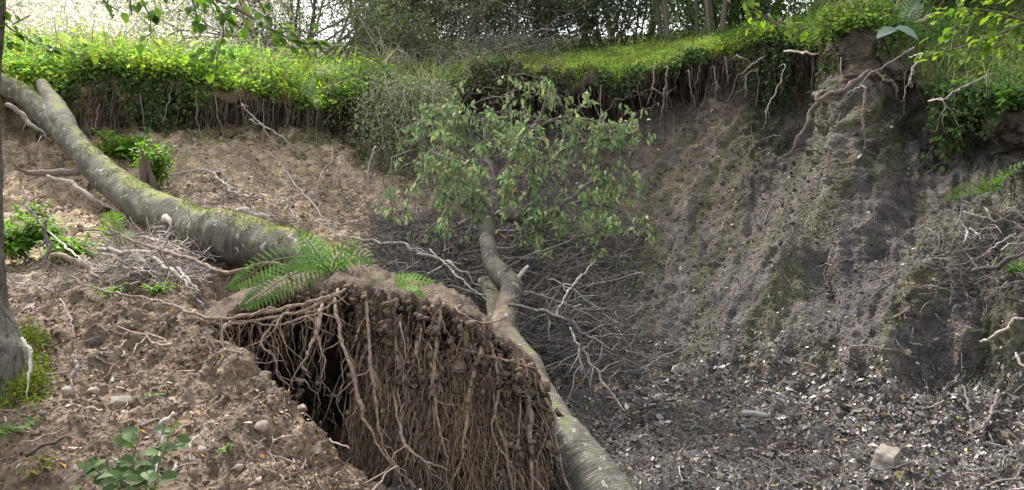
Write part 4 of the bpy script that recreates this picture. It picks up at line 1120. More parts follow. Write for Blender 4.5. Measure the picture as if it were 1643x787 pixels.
for k in range(85):
    reg = rng.choice([0, 1, 2, 3], p=[.3, .2, .4, .1])
    px = rng.uniform(*[(300, 590), (110, 300), (880, 1200), (1200, 1500)][reg])
    p = edge_point(px, rng.uniform(8.3, 9.0)); L = rng.uniform(.25, .95); n = 8
    P = p[None] + np.array([0, -.08, 0]) + np.outer(np.linspace(0, 1, n), [rng.normal(0, .2) * L, -.12, -L]) + np.cumsum(rng.normal(0, .02, (n, 3)), 0) * np.array([1, .3, .3])
    v, f = tubes(P, rng.uniform(.0035, .008) * np.linspace(1.1, .35, n), 5)
    mb = MB(); mb.add(v, f, vary(rng, [(.2, .165, .14), (.28, .24, .21), (.13, .105, .09)][rng.integers(0, 3)], 1, .2, .03)[0])
    tag(mb.build('hanging_root', M_ROOT), 'thin root dangling from the undercut turf edge', 'root', HR)
m = 1500
reg = rng.choice([0, 1, 2, 3], m, p=[.36, .14, .34, .16]); lo = np.array([300, 60, 860, 1180])[reg]; hi = np.array([600, 300, 1190, 1310])[reg]
px = rng.uniform(lo, hi)
p0 = np.array([edge_point(x, k) for x, k in zip(px, rng.uniform(8.0, 9.05, m))]) + np.array([0, -.05, 0])
L = np.exp(rng.normal(math.log(.3), .5, m)); L = np.where(px > 1200, L * 1.5, L)
W = wobble(p0, p0 + np.column_stack([rng.normal(0, .12, m) * L, rng.uniform(-.15, .0, m), -L]), 6, .09, rng)
v, f = tubes(W, np.exp(rng.normal(math.log(.003), .3, m))[:, None] * np.linspace(1, .4, 6)[None], 3)
mb = MB(); mb.add(v, f, np.repeat(vary(rng, (.15, .12, .10), m, .35, .04), 18, 0))
tag(mb.build('root_fringe', M_ROOT, origin=(0, 0, 0)), 'fringe of fine rootlets under the turf edge', 'roots', kind='stuff')

# ================================================================ dead branches and the brush heap
rng = np.random.default_rng(66)
GREY = (.15, .13, .118); BRN = (.17, .13, .11); DRK = (.085, .072, .066); WHT = (.40, .37, .34)
def branch(pts, col, label, off=.10, d=None, twigs=0, group=None, tl=.35):
    A = []
    for q in pts:
        px, py, w = q[:3]
        dd = q[3] if len(q) > 3 else (d if d else hit(px, py)[0][1] - off)
        A.append([*U(px, py, dd), w * .5 / F * dd])
    A = np.array(A); A[:, 3] *= .75; mb = MB(); stem(mb, A, 8, 8, col, .18, rng.uniform(0, 60), crook=1.1, taper=.3); C = catmull(A, 8)
    for t in range(twigs):
        i = rng.integers(len(C) // 4, len(C)); L = rng.uniform(.4, 1) * tl
        dv = unit(C[min(i + 1, len(C) - 1), :3] - C[max(i - 1, 0), :3]) * .7 + rng.normal(0, .6, 3)
        w = wobble(C[i:i+1, :3], (C[i, :3] + unit(dv) * L)[None], 6, .12, rng)
        v, f = tubes(w, np.linspace(C[i, 3] * .55 + .001, .0014, 6)[None], 4); mb.add(v, f, col)
    return tag(mb.build('dead_branch', M_WOOD), label, 'branch', group)
branch([(12, 168, 9, 9.3), (38, 190, 11, 9.2), (62, 212, 9, 9.1), (84, 226, 6, 9.0)], GREY, 'short grey branch leaning under the upper end of the thick trunk', twigs=3)
branch([(155, 400, 8, 5.7), (205, 408, 11, 5.6), (260, 432, 12, 5.4), (300, 450, 12, 5.2), (322, 468, 9, 5.1)], (.27, .25, .215), 'lichen grey bent branch lying on the brown roots beside the twig heap')
branch([(178, 428, 6, 5.5), (225, 432, 7, 5.4), (270, 440, 8, 5.25)], (.22, .20, .165), 'thin olive branch lying parallel below the lichen grey branch')
branch([(285, 430, 5, 5.2), (300, 448, 7, 5.1), (318, 470, 6, 5.0)], (.34, .32, .28), 'short grey forked twig crossing the lichen grey branch end')
branch([(84, 410, 12, 5.5), (112, 416, 13, 5.4), (135, 424, 14, 5.3), (152, 440, 12, 5.2), (160, 446, 8, 5.1)], (.20, .16, .13), 'stout brown root hump rising from the soil beside the green plants')
branch([(74, 352, 7, 5.6), (73, 380, 9, 5.6), (74, 410, 9, 5.5), (76, 436, 12, 5.4)], (.13, .11, .10), 'dark upright stump stem rising from the soil near the edge tree', twigs=2)
branch([(36, 300, 4, 5.9), (48, 335, 6, 5.7), (62, 355, 6, 5.6), (74, 368, 5, 5.55)], (.17, .15, .14), 'dark leaning stick crossing the upright stump stem', twigs=2)
branch([(76, 370, 3, 5.6), (100, 392, 4, 5.5), (130, 415, 4, 5.3), (160, 428, 3, 5.2)], (.50, .46, .42), 'thin straight pale stick slanting over the brown root hump')
branch([(96, 480, 4, 4.6), (112, 510, 5, 4.4), (118, 540, 4, 4.2)], (.2, .17, .15), 'short dark stick lying on the soil bank below the roots')
branch([(117, 570, 8, 4.0), (118, 590, 9, 3.95), (116, 608, 8, 3.9), (117, 622, 5, 3.85)], (.22, .19, .19), 'thin dark split stake standing in the soil bank')
branch([(84, 645, 5), (120, 643, 6), (155, 640, 5)], (.2, .165, .14), 'brown stick pointing at the flat rock on the soil bank', off=.03)
branch([(35, 543, 7, 3.75), (44, 556, 8, 3.7), (48, 580, 8, 3.65), (46, 610, 6, 3.6), (44, 640, 4, 3.55)], WHT, 'peeling white stick leaning before the mossy foot of the edge tree', twigs=0)
branch([(279, 662, 6, 3.3), (262, 680, 7, 3.3), (256, 700, 7, 3.28), (256, 725, 7, 3.25), (253, 745, 6, 3.2), (250, 762, 5, 3.15)], (.48, .45, .43), 'white crooked forked twig standing among the sapling leaves', twigs=3, tl=.12)
branch([(329, 680, 3, 3.4), (326, 695, 4, 3.4), (312, 702, 4, 3.4), (305, 715, 4, 3.35), (306, 740, 3, 3.3)], (.46, .43, .4), 'white crooked rootlet lying on the bank apart from the sapling', twigs=2, tl=.06)
branch([(284, 742, 7, 3.2), (276, 756, 8, 3.15), (266, 765, 6, 3.1)], (.36, .31, .28), 'short grey brown stick lying at the foot of the white twig')
branch([(428, 242, 3, 9.6), (448, 262, 4, 9.2), (470, 292, 5, 8.6), (500, 325, 6, 7.9), (530, 362, 6, 7.2), (552, 388, 5, 6.7)], (.11, .095, .09), 'long dark whip slanting down the tan slope to the ferns', twigs=4)
branch([(272, 282, 4), (300, 276, 5), (335, 274, 5), (352, 288, 6), (375, 308, 5), (410, 318, 5), (450, 318, 5), (466, 334, 4), (472, 352, 3)], (.30, .27, .25), 'grey arching branch spread over the tan slope behind the thick trunk', off=.15, twigs=6)
branch([(300, 330, 3), (350, 325, 4), (400, 322, 4), (445, 314, 4), (475, 318, 3)], (.2, .175, .165), 'thin dark branch lying level across the tan slope', off=.2, twigs=5)
branch([(340, 348, 11), (365, 342, 15), (395, 344, 16), (425, 352, 15), (450, 362, 10)], (.30, .27, .255), 'grey log lying behind the thick trunk on the tan slope', off=.12)
branch([(348, 306, 4), (362, 325, 5), (382, 345, 5), (400, 356, 4), (450, 365, 4)], (.16, .14, .13), 'dark crooked branch over the grey log', off=.25, twigs=3)
branch([(560, 382, 6, 8.2), (621, 388, 7, 8.0), (660, 400, 8, 7.8), (713, 422, 10, 7.5), (745, 440, 10, 7.3), (783, 464, 9, 7.2)], (.18, .165, .15), 'long grey branch running down to the bent trunk from the slope', twigs=7)
branch([(690, 400, 3, 7.6), (723, 432, 4, 7.3), (755, 462, 5, 7.1), (786, 486, 4, 7.0)], (.27, .25, .23), 'pale straight branch leaning onto the bent trunk', twigs=4)
branch([(815, 490, 7, 6.75), (840, 495, 8, 6.7), (872, 499, 8, 6.6), (920, 520, 9, 6.4), (950, 540, 9, 6.3), (977, 559, 9, 6.2), (1005, 562, 4, 6.2)], (.10, .09, .085), 'dark limb reaching from behind the bent trunk over the brush', twigs=12, tl=.6)
branch([(894, 507, 3, 6.6), (905, 480, 4, 6.7), (922, 455, 5, 6.8), (942, 432, 4, 6.9), (957, 417, 3, 7.0)], (.3, .28, .26), 'straight pale twig standing up from the dark limb', twigs=2)
branch([(809, 435, 4, 7.3), (850, 410, 4, 7.2), (898, 394, 4, 7.2), (930, 375, 3, 7.2), (961, 353, 2, 7.2)], (.12, .105, .10), 'thin dark whip curving up from the bend of the grey trunk', twigs=3)
branch([(915, 526, 4, 6.6), (925, 550, 5, 6.5), (930, 575, 5, 6.4), (934, 600, 4, 6.3)], (.27, .25, .235), 'pale stick standing in the brush below the dark limb', twigs=3)
branch([(935, 560, 4, 6.7), (950, 585, 5, 6.6), (968, 612, 6, 6.5), (985, 638, 8, 6.4), (1003, 660, 10, 6.3)], (.25, .225, .2), 'pale broken pole slanting from the brush to the gravel', twigs=4)
branch([(816, 466, 4, 7.3), (860, 472, 4, 7.3), (915, 492, 4, 7.4), (975, 520, 3, 7.5), (1040, 545, 2, 7.6)], (.22, .2, .19), 'thin level branch above the dark limb pointing at the far slope', twigs=7, tl=.5)
branch([(1000, 560, 3), (1045, 575, 4), (1090, 560, 3), (1130, 545, 2)], (.24, .21, .2), 'low twig lying where the brush meets the far slope', off=.12, twigs=5)
branch([(1560, 436, 9, 6.5), (1590, 430, 11, 6.4), (1620, 415, 12, 6.3), (1660, 398, 13, 6.2)], (.07, .06, .058), 'black rotten branch sticking out of the near wall')
branch([(1574, 549, 6, 6.1), (1590, 540, 7, 6.0), (1610, 527, 7, 5.95), (1632, 516, 8, 5.9), (1665, 512, 8, 5.85)], (.33, .28, .26), 'pale smooth root curving out low on the near wall')
branch([(1630, 566, 5, 5.9), (1636, 580, 6, 5.85), (1650, 592, 6, 5.8)], (.42, .38, .35), 'pale root tip below the smooth curving root')
branch([(1545, 340, 4, 6.75), (1562, 346, 5, 6.7), (1585, 350, 4, 6.65), (1598, 358, 3, 6.6)], (.30, .28, .28), 'bluish pale twig under the lone fern on the near wall', twigs=2)
branch([(1538, 352, 3, 6.7), (1548, 362, 4, 6.7), (1552, 378, 4, 6.65), (1545, 392, 3, 6.6)], (.36, .34, .33), 'bent white twig hanging under the lone fern')
branch([(1556, 366, 3, 6.7), (1566, 374, 4, 6.65), (1574, 386, 3, 6.6)], (.36, .34, .33), 'short white twig between the bent ones under the lone fern')
branch([(1590, 352, 3, 6.6), (1586, 338, 4, 6.6), (1578, 332, 3, 6.65)], (.34, .32, .31), 'stub of white twig touching the bluish twig')
branch([(1575, 690, 6), (1590, 660, 7), (1604, 628, 6)], (.17, .15, .14), 'dark stick leaning against the base of the near wall', off=.1)
branch([(1630, 375, 3, 6.3), (1600, 392, 4, 6.4), (1575, 410, 3, 6.5)], (.3, .27, .26), 'thin grey stick above the black rotten branch', twigs=2)
branch([(1258, 83, 4, 10.6), (1290, 84, 6, 10.4), (1312, 86, 5, 10.3), (1322, 76, 3, 10.3)], (.55, .48, .42), 'pale broken branch lying level over the cleft at the turf edge')
branch([(1466, 38, 5, 9.6), (1486, 28, 7, 9.7), (1502, 20, 6, 9.8)], (.30, .25, .21), 'brown stick lying among leaves above the near wall')
# brush heap: forty forked dead boughs one can tell apart, the hair-fine rest is one tangle
for k in range(100):
    px, py = rng.uniform(600, 960), rng.uniform(370, 590)
    if py > 540 and px < 880: continue
    p, n = hit(px, py, 5.6)
    p = p + np.array([0, -rng.uniform(.1, .5), rng.uniform(.02, .25)])
    ang = rng.normal(.1, .7) + (math.pi if rng.random() < .4 else 0); L = rng.uniform(.5, 1.4)
    dv = unit(np.array([math.cos(ang), rng.normal(0, .4), math.sin(ang) * .45 - .05]))
    w = wobble((p - dv * L / 2)[None], (p + dv * L / 2)[None], 9, .08, rng)[0]
    r0 = rng.uniform(.006, .014); c = vary(rng, [(.13, .115, .108), (.08, .07, .066), (.2, .18, .17)][rng.integers(0, 3)], 1, .2, .03)[0]
    mb = MB(); v, f = tubes(w[None], np.linspace(r0, r0 * .4, 9)[None], 5); mb.add(v, f, c)
    for t in range(6):
        i = rng.integers(2, 9); e = w[i] + unit(dv * rng.uniform(.4, 1) + rng.normal(0, .5, 3)) * rng.uniform(.15, .5)
        ww = wobble(w[i:i+1], e[None], 5, .1, rng); v, f = tubes(ww, np.linspace(r0 * .5, .0015, 5)[None], 4); mb.add(v, f, c)
    tag(mb.build('dead_bough', M_WOOD), 'thin forked dead bough in the dark brush heap behind the bent trunk', 'branch', 'dead boughs of the brush heap in the gully')
def tangle(name, label, n, boxfn, L0, r0, pal, amp=.14, pts=7, sag=.0, cat='twigs', dirw=(1, .6, .5)):
    P = boxfn(n); m = len(P)
    d = unit(rng.normal(0, 1, (m, 3)) * np.asarray(dirw)); L = L0 * np.exp(rng.normal(0, .45, m))
    W = wobble(P - d * L[:, None] / 2, P + d * L[:, None] / 2, pts, amp, rng, sag)
    v, f = tubes(W, r0 * np.exp(rng.normal(0, .35, m))[:, None] * np.linspace(1.2, .5, pts)[None], 3)
    pal = np.asarray(pal); c = vary(rng, pal[rng.choice(len(pal), m)], m, .25, .03)
    return tag(MB().add(v, f, np.repeat(c, pts * 3, 0)).build(name, M_WOOD, origin=(0, 0, 0)), label, cat, kind='stuff')
def over(c0, c1, y0, y1, dmin, dmax, rmin=0, mask=None):
    def fn(n):
        out = []
        while len(out) < n:
            px, py = rng.uniform(c0, c1), rng.uniform(y0, y1)
            if mask is not None and not mask(px, py): continue
            # coarse lookup keeps it quick
            key = (int(px / 12), int(py / 12))
            if key not in _hc: _hc[key] = hit(key[0] * 12 + 6, key[1] * 12 + 6, rmin, 7)[0][1]
            dd = _hc[key] - rng.uniform(dmin, dmax)
            out.append(U(px, py, dd))
        return np.array(out)
    _hc = {}
    return fn
tangle('brush_twigs', 'dark tangle of fine twigs heaped behind the bent trunk', 7200, over(600, 1020, 345, 600, .02, .7, 5.6, lambda x, y: (y < 575 or x > 885) and (x < 900 or rng.random() < .45)), .42, .0032, [(.075, .076, .073), (.13, .117, .112), (.19, .175, .167), (.06, .052, .05)])
tangle('twig_heap', 'small heap of grey twigs beneath the thick trunk', 420, over(160, 330, 375, 450, .0, .25), .32, .0035, [(.30, .27, .255), (.2, .175, .16), (.4, .37, .35)])
tangle('slope_brush', 'thin dead twigs strewn over the tan slope', 330, over(270, 640, 290, 390, .0, .3), .5, .0032, [(.2, .17, .155), (.12, .10, .09), (.3, .27, .25)])
tangle('wall_brush', 'dark twigs and roots caught under the lone fern', 260, over(1500, 1650, 330, 480, .0, .22), .3, .003, [(.09, .08, .078), (.16, .14, .13), (.3, .27, .26)])

# ================================================================ ferns and green plants
rng = np.random.default_rng(77)
def frond(mb, P, width, col):
    """One fern frond: a rib with two rows of toothed pinnae, P = rib points (n,3)."""
    C = catmull(P, 8); s = np.linspace(0, 1, len(C))
    v, f = tubes(C, np.linspace(.005, .0015, len(C)), 4); mb.add(v, f, np.asarray(col) * np.array([1.2, 1.0, .9]))
    Ltot = np.linalg.norm(np.diff(C, axis=0), axis=1).sum(); npin = int(np.clip(Ltot / .030, 9, 26)); gap = Ltot / npin
    t = np.linspace(.12, .99, npin)
    B = np.stack([np.interp(t, s, C[:, k]) for k in range(3)], -1)
    Tn = unit(np.stack([np.interp(t, s, np.gradient(C, axis=0)[:, k]) for k in range(3)], -1))
    up = unit(np.array([.15, -.85, .5]))
    S = unit(np.cross(Tn, up)); N = np.cross(S, Tn)
    prof = np.sin(np.clip(t * 1.02, 0, 1) ** .75 * math.pi) ** .8
    L = width * prof + width * .06
    for sg in (-1, 1):
        d = unit(S * sg + Tn * .38 - N * .12)
        c = vary(rng, col, npin, .12, .04)
        v, f, cc = leaves(B, d, N, L, gap * .5, c, curl=.16, fold=.05); mb.add(v, f, cc)
        # small lobes along each pinna
        for q in (.3, .5, .7):
            for s2 in (-1, 1):
                v, f, cc = leaves(B + d * (L * q)[:, None], unit(d * .5 + Tn * s2), N, gap * .55 * (1.25 - q), gap * .3, c, curl=.1, simple=True); mb.add(v, f, cc)
def fern(base, fronds, label, width=.12, col=(0.11, .215, .05), group=None):
    if base[0] > 1500:
        sh = min(0, hit(base[0] - 30, base[1], 5.5)[0][1] - .12 - base[2])
        base = (*base[:2], base[2] + sh); fronds = [([(a, b, c + sh) for a, b, c in fr[0]], *fr[1:]) for fr in fronds]
    th = thing('fern', label, 'fern', U(*base), group)
    for fr in fronds:
        mb = MB(); frond(mb, Us([base] + fr[0]), fr[1] if len(fr) > 1 else width, fr[2] if len(fr) > 2 else col)
        mb.build('frond', M_LEAF, th)
    return th
fern((532, 440, 5.0), [
    ([(500, 415, 4.85), (440, 418, 4.75), (395, 445, 4.7), (366, 462, 4.68)], .125),
    ([(505, 430, 4.75), (455, 448, 4.6), (415, 475, 4.52), (385, 492, 4.5)], .12, (0.085, .165, .04)),
    ([(515, 418, 4.95), (498, 392, 4.95), (480, 372, 4.95)], .10, (0.12, .235, .05)),
    ([(520, 425, 4.8), (490, 422, 4.7), (460, 432, 4.65)], .09),
    ([(538, 418, 4.95), (556, 398, 4.9), (578, 386, 4.85)], .10, (0.11, .22, .05)),
    ([(545, 425, 4.95), (566, 410, 4.9), (586, 412, 4.85), (592, 424, 4.82)], .09),
    ([(525, 420, 5.1), (512, 400, 5.2), (498, 388, 5.3)], .1)], 'large fern arching over the top of the root plate, widest of the ferns')
fern((625, 475, 4.9), [
    ([(640, 458, 4.85), (665, 452, 4.8), (695, 452, 4.78)], .085, (0.17, .34, .05)),
    ([(612, 462, 4.85), (595, 455, 4.8), (575, 455, 4.78)], .085, (0.13, .27, .045)),
    ([(632, 458, 4.95), (645, 448, 4.95), (668, 446, 4.95)], .07, (0.18, .35, .05)),
    ([(640, 468, 4.8), (660, 468, 4.72), (680, 476, 4.7)], .07, (0.15, .30, .05)),
    ([(618, 465, 4.8), (606, 462, 4.72), (598, 470, 4.7)], .07)], 'small bright fern growing on the soil edge of the root plate')
fern((1585, 308, 6.75), [
    ([(1565, 300, 6.65), (1540, 308, 6.55), (1515, 324, 6.5)], .075, (0.10, .2, .035)),
    ([(1582, 290, 6.7), (1572, 278, 6.65)], .07, (0.09, .18, .035)),
    ([(1600, 296, 6.65), (1616, 276, 6.55), (1650, 258, 6.4)], .07, (0.10, .21, .035))], 'lone fern of three long fronds on the near wall')
fern((500, 120, 11.3), [([(488, 100, 11.2), (478, 92, 11.1)], .16, (0.2, .32, .04)), ([(512, 112, 11.2), (530, 118, 11.0)], .16, (.2, .3, .04)), ([(480, 122, 11.1), (450, 118, 11.0)], .17, (.2, .32, .04)), ([(495, 135, 11), (500, 150, 10.95), (509, 176, 10.9)], .12, (.2, .29, .15))], 'bright fern on the turf edge with one silvery frond hanging down')
fern((780, 118, 12.6), [([(770, 100, 12.5), (760, 96, 12.4)], .14, (.16, .28, .06)), ([(790, 104, 12.5), (800, 106, 12.4)], .14, (.16, .28, .06)), ([(782, 100, 12.6), (780, 90, 12.5)], .12, (.16, .28, .06))], 'small fern on the turf edge above the leafy crown')
fern((1405, 42, 9.5), [([(1385, 32, 9.4), (1368, 40, 9.3)], .13, (.15, .25, .045)), ([(1410, 20, 9.4), (1422, 8, 9.4)], .12, (.12, .22, .045)), ([(1425, 30, 9.4), (1445, 30, 9.3)], .13, (.13, .23, .045)), ([(1400, 55, 9.3), (1396, 72, 9.25)], .1, (.10, .18, .04))], 'yellow green fern on top of the spur')
fern((1448, 35, 9.2), [([(1460, 12, 9.1), (1478, -8, 9.0)], .1, (.22, .29, .24)), ([(1472, 22, 9.1), (1482, 4, 9.0)], .06, (.24, .30, .25))], 'silvery fern frond pointing up beside the spur top')
fern((185, 385, 6.6), [([(190, 365, 6.5), (200, 350, 6.4)], .13, (.16, .28, .05)), ([(172, 362, 6.5), (160, 352, 6.4)], .12, (.16, .28, .05)), ([(180, 355, 6.6), (178, 340, 6.6)], .11, (.17, .3, .05)), ([(195, 380, 6.4), (210, 386, 6.3)], .1, (.14, .25, .05))], 'small fern under the thick trunk above the twig heap')

def leafy(name, label, base, stems, size, col, mat=None, per=8, cat='plant', group=None, asp=.6, droop=.25, spread=.06, stemc=(.12, .16, .05)):
    """A leafy herb: stems rising from the base, pairs of leaves up each stem (each leaf the size of a pixel or few)."""
    th = thing(name, label, cat, base, group)
    base = np.asarray(base); ms = MB(); ml = MB()
    for s in stems:
        top = np.asarray(s); b = base + rng.normal(0, spread, 3) * np.array([1, 1, .1])
        w = wobble(b[None], top[None], 7, .05, rng)
        v, f = tubes(w, np.linspace(.006, .002, 7)[None], 4); ms.add(v, f, stemc)
        t = np.linspace(.25, 1, per); P = np.stack([np.interp(t, np.linspace(0, 1, 7), w[0][:, k]) for k in range(3)], -1)
        P = np.repeat(P, 2, 0); m = len(P); az = np.repeat(np.arange(per) * 2.0 + rng.uniform(0, 6), 2) + np.tile([0, math.pi], per) + rng.normal(0, .3, m)
        d = unit(np.column_stack([np.cos(az), np.sin(az), rng.normal(.1, .25, m)])); n = unit(np.array([0, -.15, 1.0]) + rng.normal(0, .3, (m, 3)))
        L = size * np.exp(rng.normal(0, .2, m)) * np.interp(np.repeat(t, 2), [.25, .6, 1], [1, 1, .6])
        v, f, c = leaves(P, d, n, L, L * asp, vary(rng, col, m, .2, .06), curl=droop); ml.add(v, f, c)
    tag(ms.build('stem', M_WOOD, th), kind='stuff'); tag(ml.build('foliage', mat or M_LEAF, th), kind='stuff')
    return th
def herb_at(px, py, w, h, n, size, col, label, name='leafy_plant', off=.1, **kw):
    p, nn = hit(px, py); p = p + np.array([0, -off, 0]); s = p[1] / F
    st = [p + np.array([rng.uniform(-.5, .5) * w * s, rng.normal(0, .12), h * s * rng.uniform(.45, 1)]) for _ in range(n)]
    return leafy(name, label, p, st, size, col, spread=w * s * .18, **kw)
herb_at(205, 262, 95, 55, 44, .09, (.16, .30, .05), 'bright leafy bush beside the thick trunk below the ivy')
herb_at(250, 300, 66, 80, 36, .085, (.17, .31, .05), 'light green leafy clump around the broken brown stump')
herb_at(45, 415, 80, 70, 26, .09, (.15, .28, .05), 'broad leaved green plant between edge tree and upright stump stem', off=.25)
herb_at(135, 415, 66, 42, 20, .085, (.17, .31, .05), 'broad leaved green plant beside the brown root hump', off=.25)
herb_at(100, 400, 70, 55, 22, .085, (.15, .28, .05), 'light green clump behind the thin straight pale stick', off=.35)
herb_at(28, 385, 50, 60, 16, .085, (.16, .29, .05), 'light green clump touching the edge tree', off=.5)
herb_at(70, 355, 60, 40, 12, .06, (.16, .27, .06), 'small pale green plant behind the upright stump stem', off=.15)
herb_at(200, 470, 40, 14, 4, .05, (.14, .26, .05), 'tiny green seedlings at the twig heap', off=.08)
herb_at(260, 470, 40, 18, 4, .05, (.15, .27, .05), 'small round leaved seedling below the lichen grey branch', off=.08)
herb_at(35, 690, 30, 20, 3, .035, (.12, .22, .05), 'small nettle seedling on the bank under the mossy tree foot', off=.02)
herb_at(55, 760, 50, 26, 4, .03, (.22, .21, .05), 'yellowing seedling low on the soil bank', off=.02)
herb_at(268, 632, 18, 14, 2, .025, (.14, .24, .05), 'tiny seedling on the bank near the dark hole', off=.01)
herb_at(365, 722, 20, 14, 3, .025, (.14, .22, .05), 'small green tuft beside the buff rock', off=.01)
herb_at(1510, 218, 40, 12, 3, .05, (.24, .32, .05), 'yellow green sprig alone on the dark near wall', off=.08)
herb_at(1600, 180, 60, 40, 12, .07, (.10, .2, .04), 'grassy leafy tuft hanging at the hollow of the near wall', off=.2)
herb_at(1615, 440, 50, 40, 6, .05, (.10, .19, .04), 'little green plant above the black rotten branch', off=.15)
herb_at(575, 110, 30, 62, 5, .08, (.25, .33, .05), 'tall yellow leaved shoot standing before the dark bush', off=.1)
for k in range(34):
    px = rng.uniform(5, 600); ke = np.argmin(np.abs(cols - px)); re = np.argmin(np.abs(RK[:, 0] - rng.uniform(9.0, 9.9)))
    b = T[re, ke]; H = rng.uniform(.3, .62)
    leafy('turf_herb', 'leafy herb standing up out of the sunlit turf', b, [b + np.array([rng.normal(0, .16), rng.normal(-.05, .1), H * rng.uniform(.6, 1)]) for _ in range(5)], .075, (.27, .42, .09), M_COVER, group='herbs standing in the sunlit turf', spread=.05)
# broken stump
mb = MB()
for q in ([(240, 305, 8.1, 15), (236, 280, 8.08, 13), (230, 255, 8.05, 8), (227, 240, 8.03, 2)], [(246, 305, 8.05, 12), (243, 282, 8.03, 9), (239, 258, 8.0, 2)], [(232, 300, 8.02, 10), (229, 280, 8.0, 8), (223, 250, 7.98, 1.5)]):
    stem(mb, pxstem(q), 8, 9, (.11, .08, .062), .3, q[0][0], crook=.5)
tag(mb.build('broken_stump', M_WOOD), 'broken brown stump poking out of the light green clump', 'stump')
# ---- sapling with rounded toothed leaves in the near corner: each leaf is a part
LEAF_SHAPES = []
for k in range(5):
    r2 = np.random.default_rng(300 + k); n = 9
    t = np.linspace(0, 1, n); w = np.sin(t ** .8 * math.pi) ** .75 * .36 * (1 + .07 * np.where(np.arange(n) % 2, 1, -1)); w[0] = w[-1] = .004
    bend = -.22 * t ** 2 * r2.uniform(.5, 1.5)
    mid = np.column_stack([np.zeros(n), t, bend]); l_ = np.column_stack([-w, t, bend + w * r2.uniform(.1, .4)]); r_ = np.column_stack([w, t, bend + w * r2.uniform(.1, .4)])
    V = np.vstack([mid, l_, r_]); i = np.arange(n - 1)
    f = np.vstack([np.column_stack([i, i + 1, n + i + 1, n + i]), np.column_stack([i + 1, i, 2 * n + i, 2 * n + i + 1])])
    LEAF_SHAPES.append((V, f))
def leaf_meshes(name, cols_, mat):
    return [MB().add(V, f, np.asarray(c) * np.linspace(.92, 1.08, len(V))[:, None]).mesh(name, mat) for c in cols_ for V, f in LEAF_SHAPES]
from mathutils import Matrix
def leaf_obj(parent, me, p, d, n, L):
    d = Vector(d).normalized(); n = Vector(n); s = d.cross(n).normalized(); n = s.cross(d)
    o = inst('leaf', me, parent, p, None, L)
    o.rotation_euler = Matrix((s, d, n)).transposed().to_euler()
    return o
sap = thing('sapling', 'young broad leaved sapling sprawling over the bare bank with pale undersides', 'sapling', U(200, 800, 3.0))
SL = leaf_meshes('sapling_leaf', [(.075, .135, .04), (.10, .165, .045), (.06, .11, .035), (.13, .185, .08)], M_LEAFG)
tips = [(150, 705, 3.05), (140, 745, 2.95), (180, 690, 3.1), (205, 700, 3.0), (225, 690, 3.05), (170, 730, 2.95), (215, 735, 2.95), (235, 745, 2.9), (160, 775, 2.85), (195, 770, 2.85), (230, 780, 2.8), (262, 690, 3.1), (280, 680, 3.1), (290, 705, 3.1), (255, 770, 2.85), (125, 790, 2.8), (180, 800, 2.8)]
for q in tips:
    top = U(*q); b = U(205 + rng.normal(0, 25), 805, 2.98)
    w = wobble(b[None], top[None], 8, .06, rng)
    v, f = tubes(w, np.linspace(.006, .002, 8)[None], 5); so = MB().add(v, f, (.15, .15, .08)).build('stem', M_WOOD, sap)
    for t in range(rng.integers(5, 8)):
        i = rng.integers(3, 8); az = rng.uniform(0, 6.28)
        leaf_obj(so, SL[rng.choice(20)], w[0][i] + rng.normal(0, .008, 3), (math.cos(az), math.sin(az) * .7, rng.normal(.0, .3)), (rng.normal(0, .3), -.55 + rng.normal(0, .3), .8), rng.uniform(.04, .068))

# two big pale leaves by the spur top
bl = thing('broad_leaf_plant', 'two broad pale blue green leaves lying at the spur top', 'plant', U(1432, 60, 9.0))
BL = leaf_meshes('broad_leaf', [(.24, .33, .28)], M_LEAF)
leaf_obj(bl, BL[0], U(1438, 46, 8.95), (-.9, -.3, -.25), (0, -.5, .85), .26)
leaf_obj(bl, BL[3], U(1436, 44, 8.9), (.75, -.4, -.45), (0, -.6, .75), .27)

# ---- feathery moss tuft at the foot of the edge tree
mt = MB()
P = np.vstack([U(rng.uniform(-20, 75), rng.uniform(540, 660), rng.uniform(3.55, 4.0)) for _ in range(900)])
P = np.vstack([p for p in P if True]); hh = np.array([hit(CX + p[0] / p[1] * F, CY - (p[2] - CAMZ) / p[1] * F)[0] for p in P[:140]])
B = np.repeat(hh, 22, 0) + rng.normal(0, .035, (140 * 22, 3)) + np.array([0, -.03, .03]); m = len(B)
v, f, c = leaves(B, unit(rng.normal(0, 1, (m, 3)) + np.array([.3, -.3, .3])), rdir(rng, m), .035, .009, vary(rng, (.13, .17, .03), m, .3, .1), simple=True)
mt.add(v, f, c)
tag(mt.build('moss_tuft', M_MOSS, origin=(0, 0, 0)), 'feathery yellow green moss at the foot of the edge tree', 'moss', kind='stuff')

# ================================================================ tree at the edge of the picture
et = thing('edge_tree', 'upright ridged grey trunk at the picture edge with mossy flared foot', 'tree', U(-20, 560, 4.1))
mb = MB()
stem(mb, np.array([[*U(-48, 760, 3.95), .40], [*U(-46, 620, 4.0), .30], [*U(-46, 560, 4.05), .235], [*U(-50, 500, 4.1), .175], [*U(-50, 420, 4.15), .158], [*U(-50, 300, 4.2), .152], [*U(-49, 100, 4.25), .147], [*U(-32, -100, 4.3), .133], [*U(-30, -700, 4.4), .11]]), 14, 36, (.115, .105, .088), .11, 2)
mb.build('trunk', M_BARK3, et)

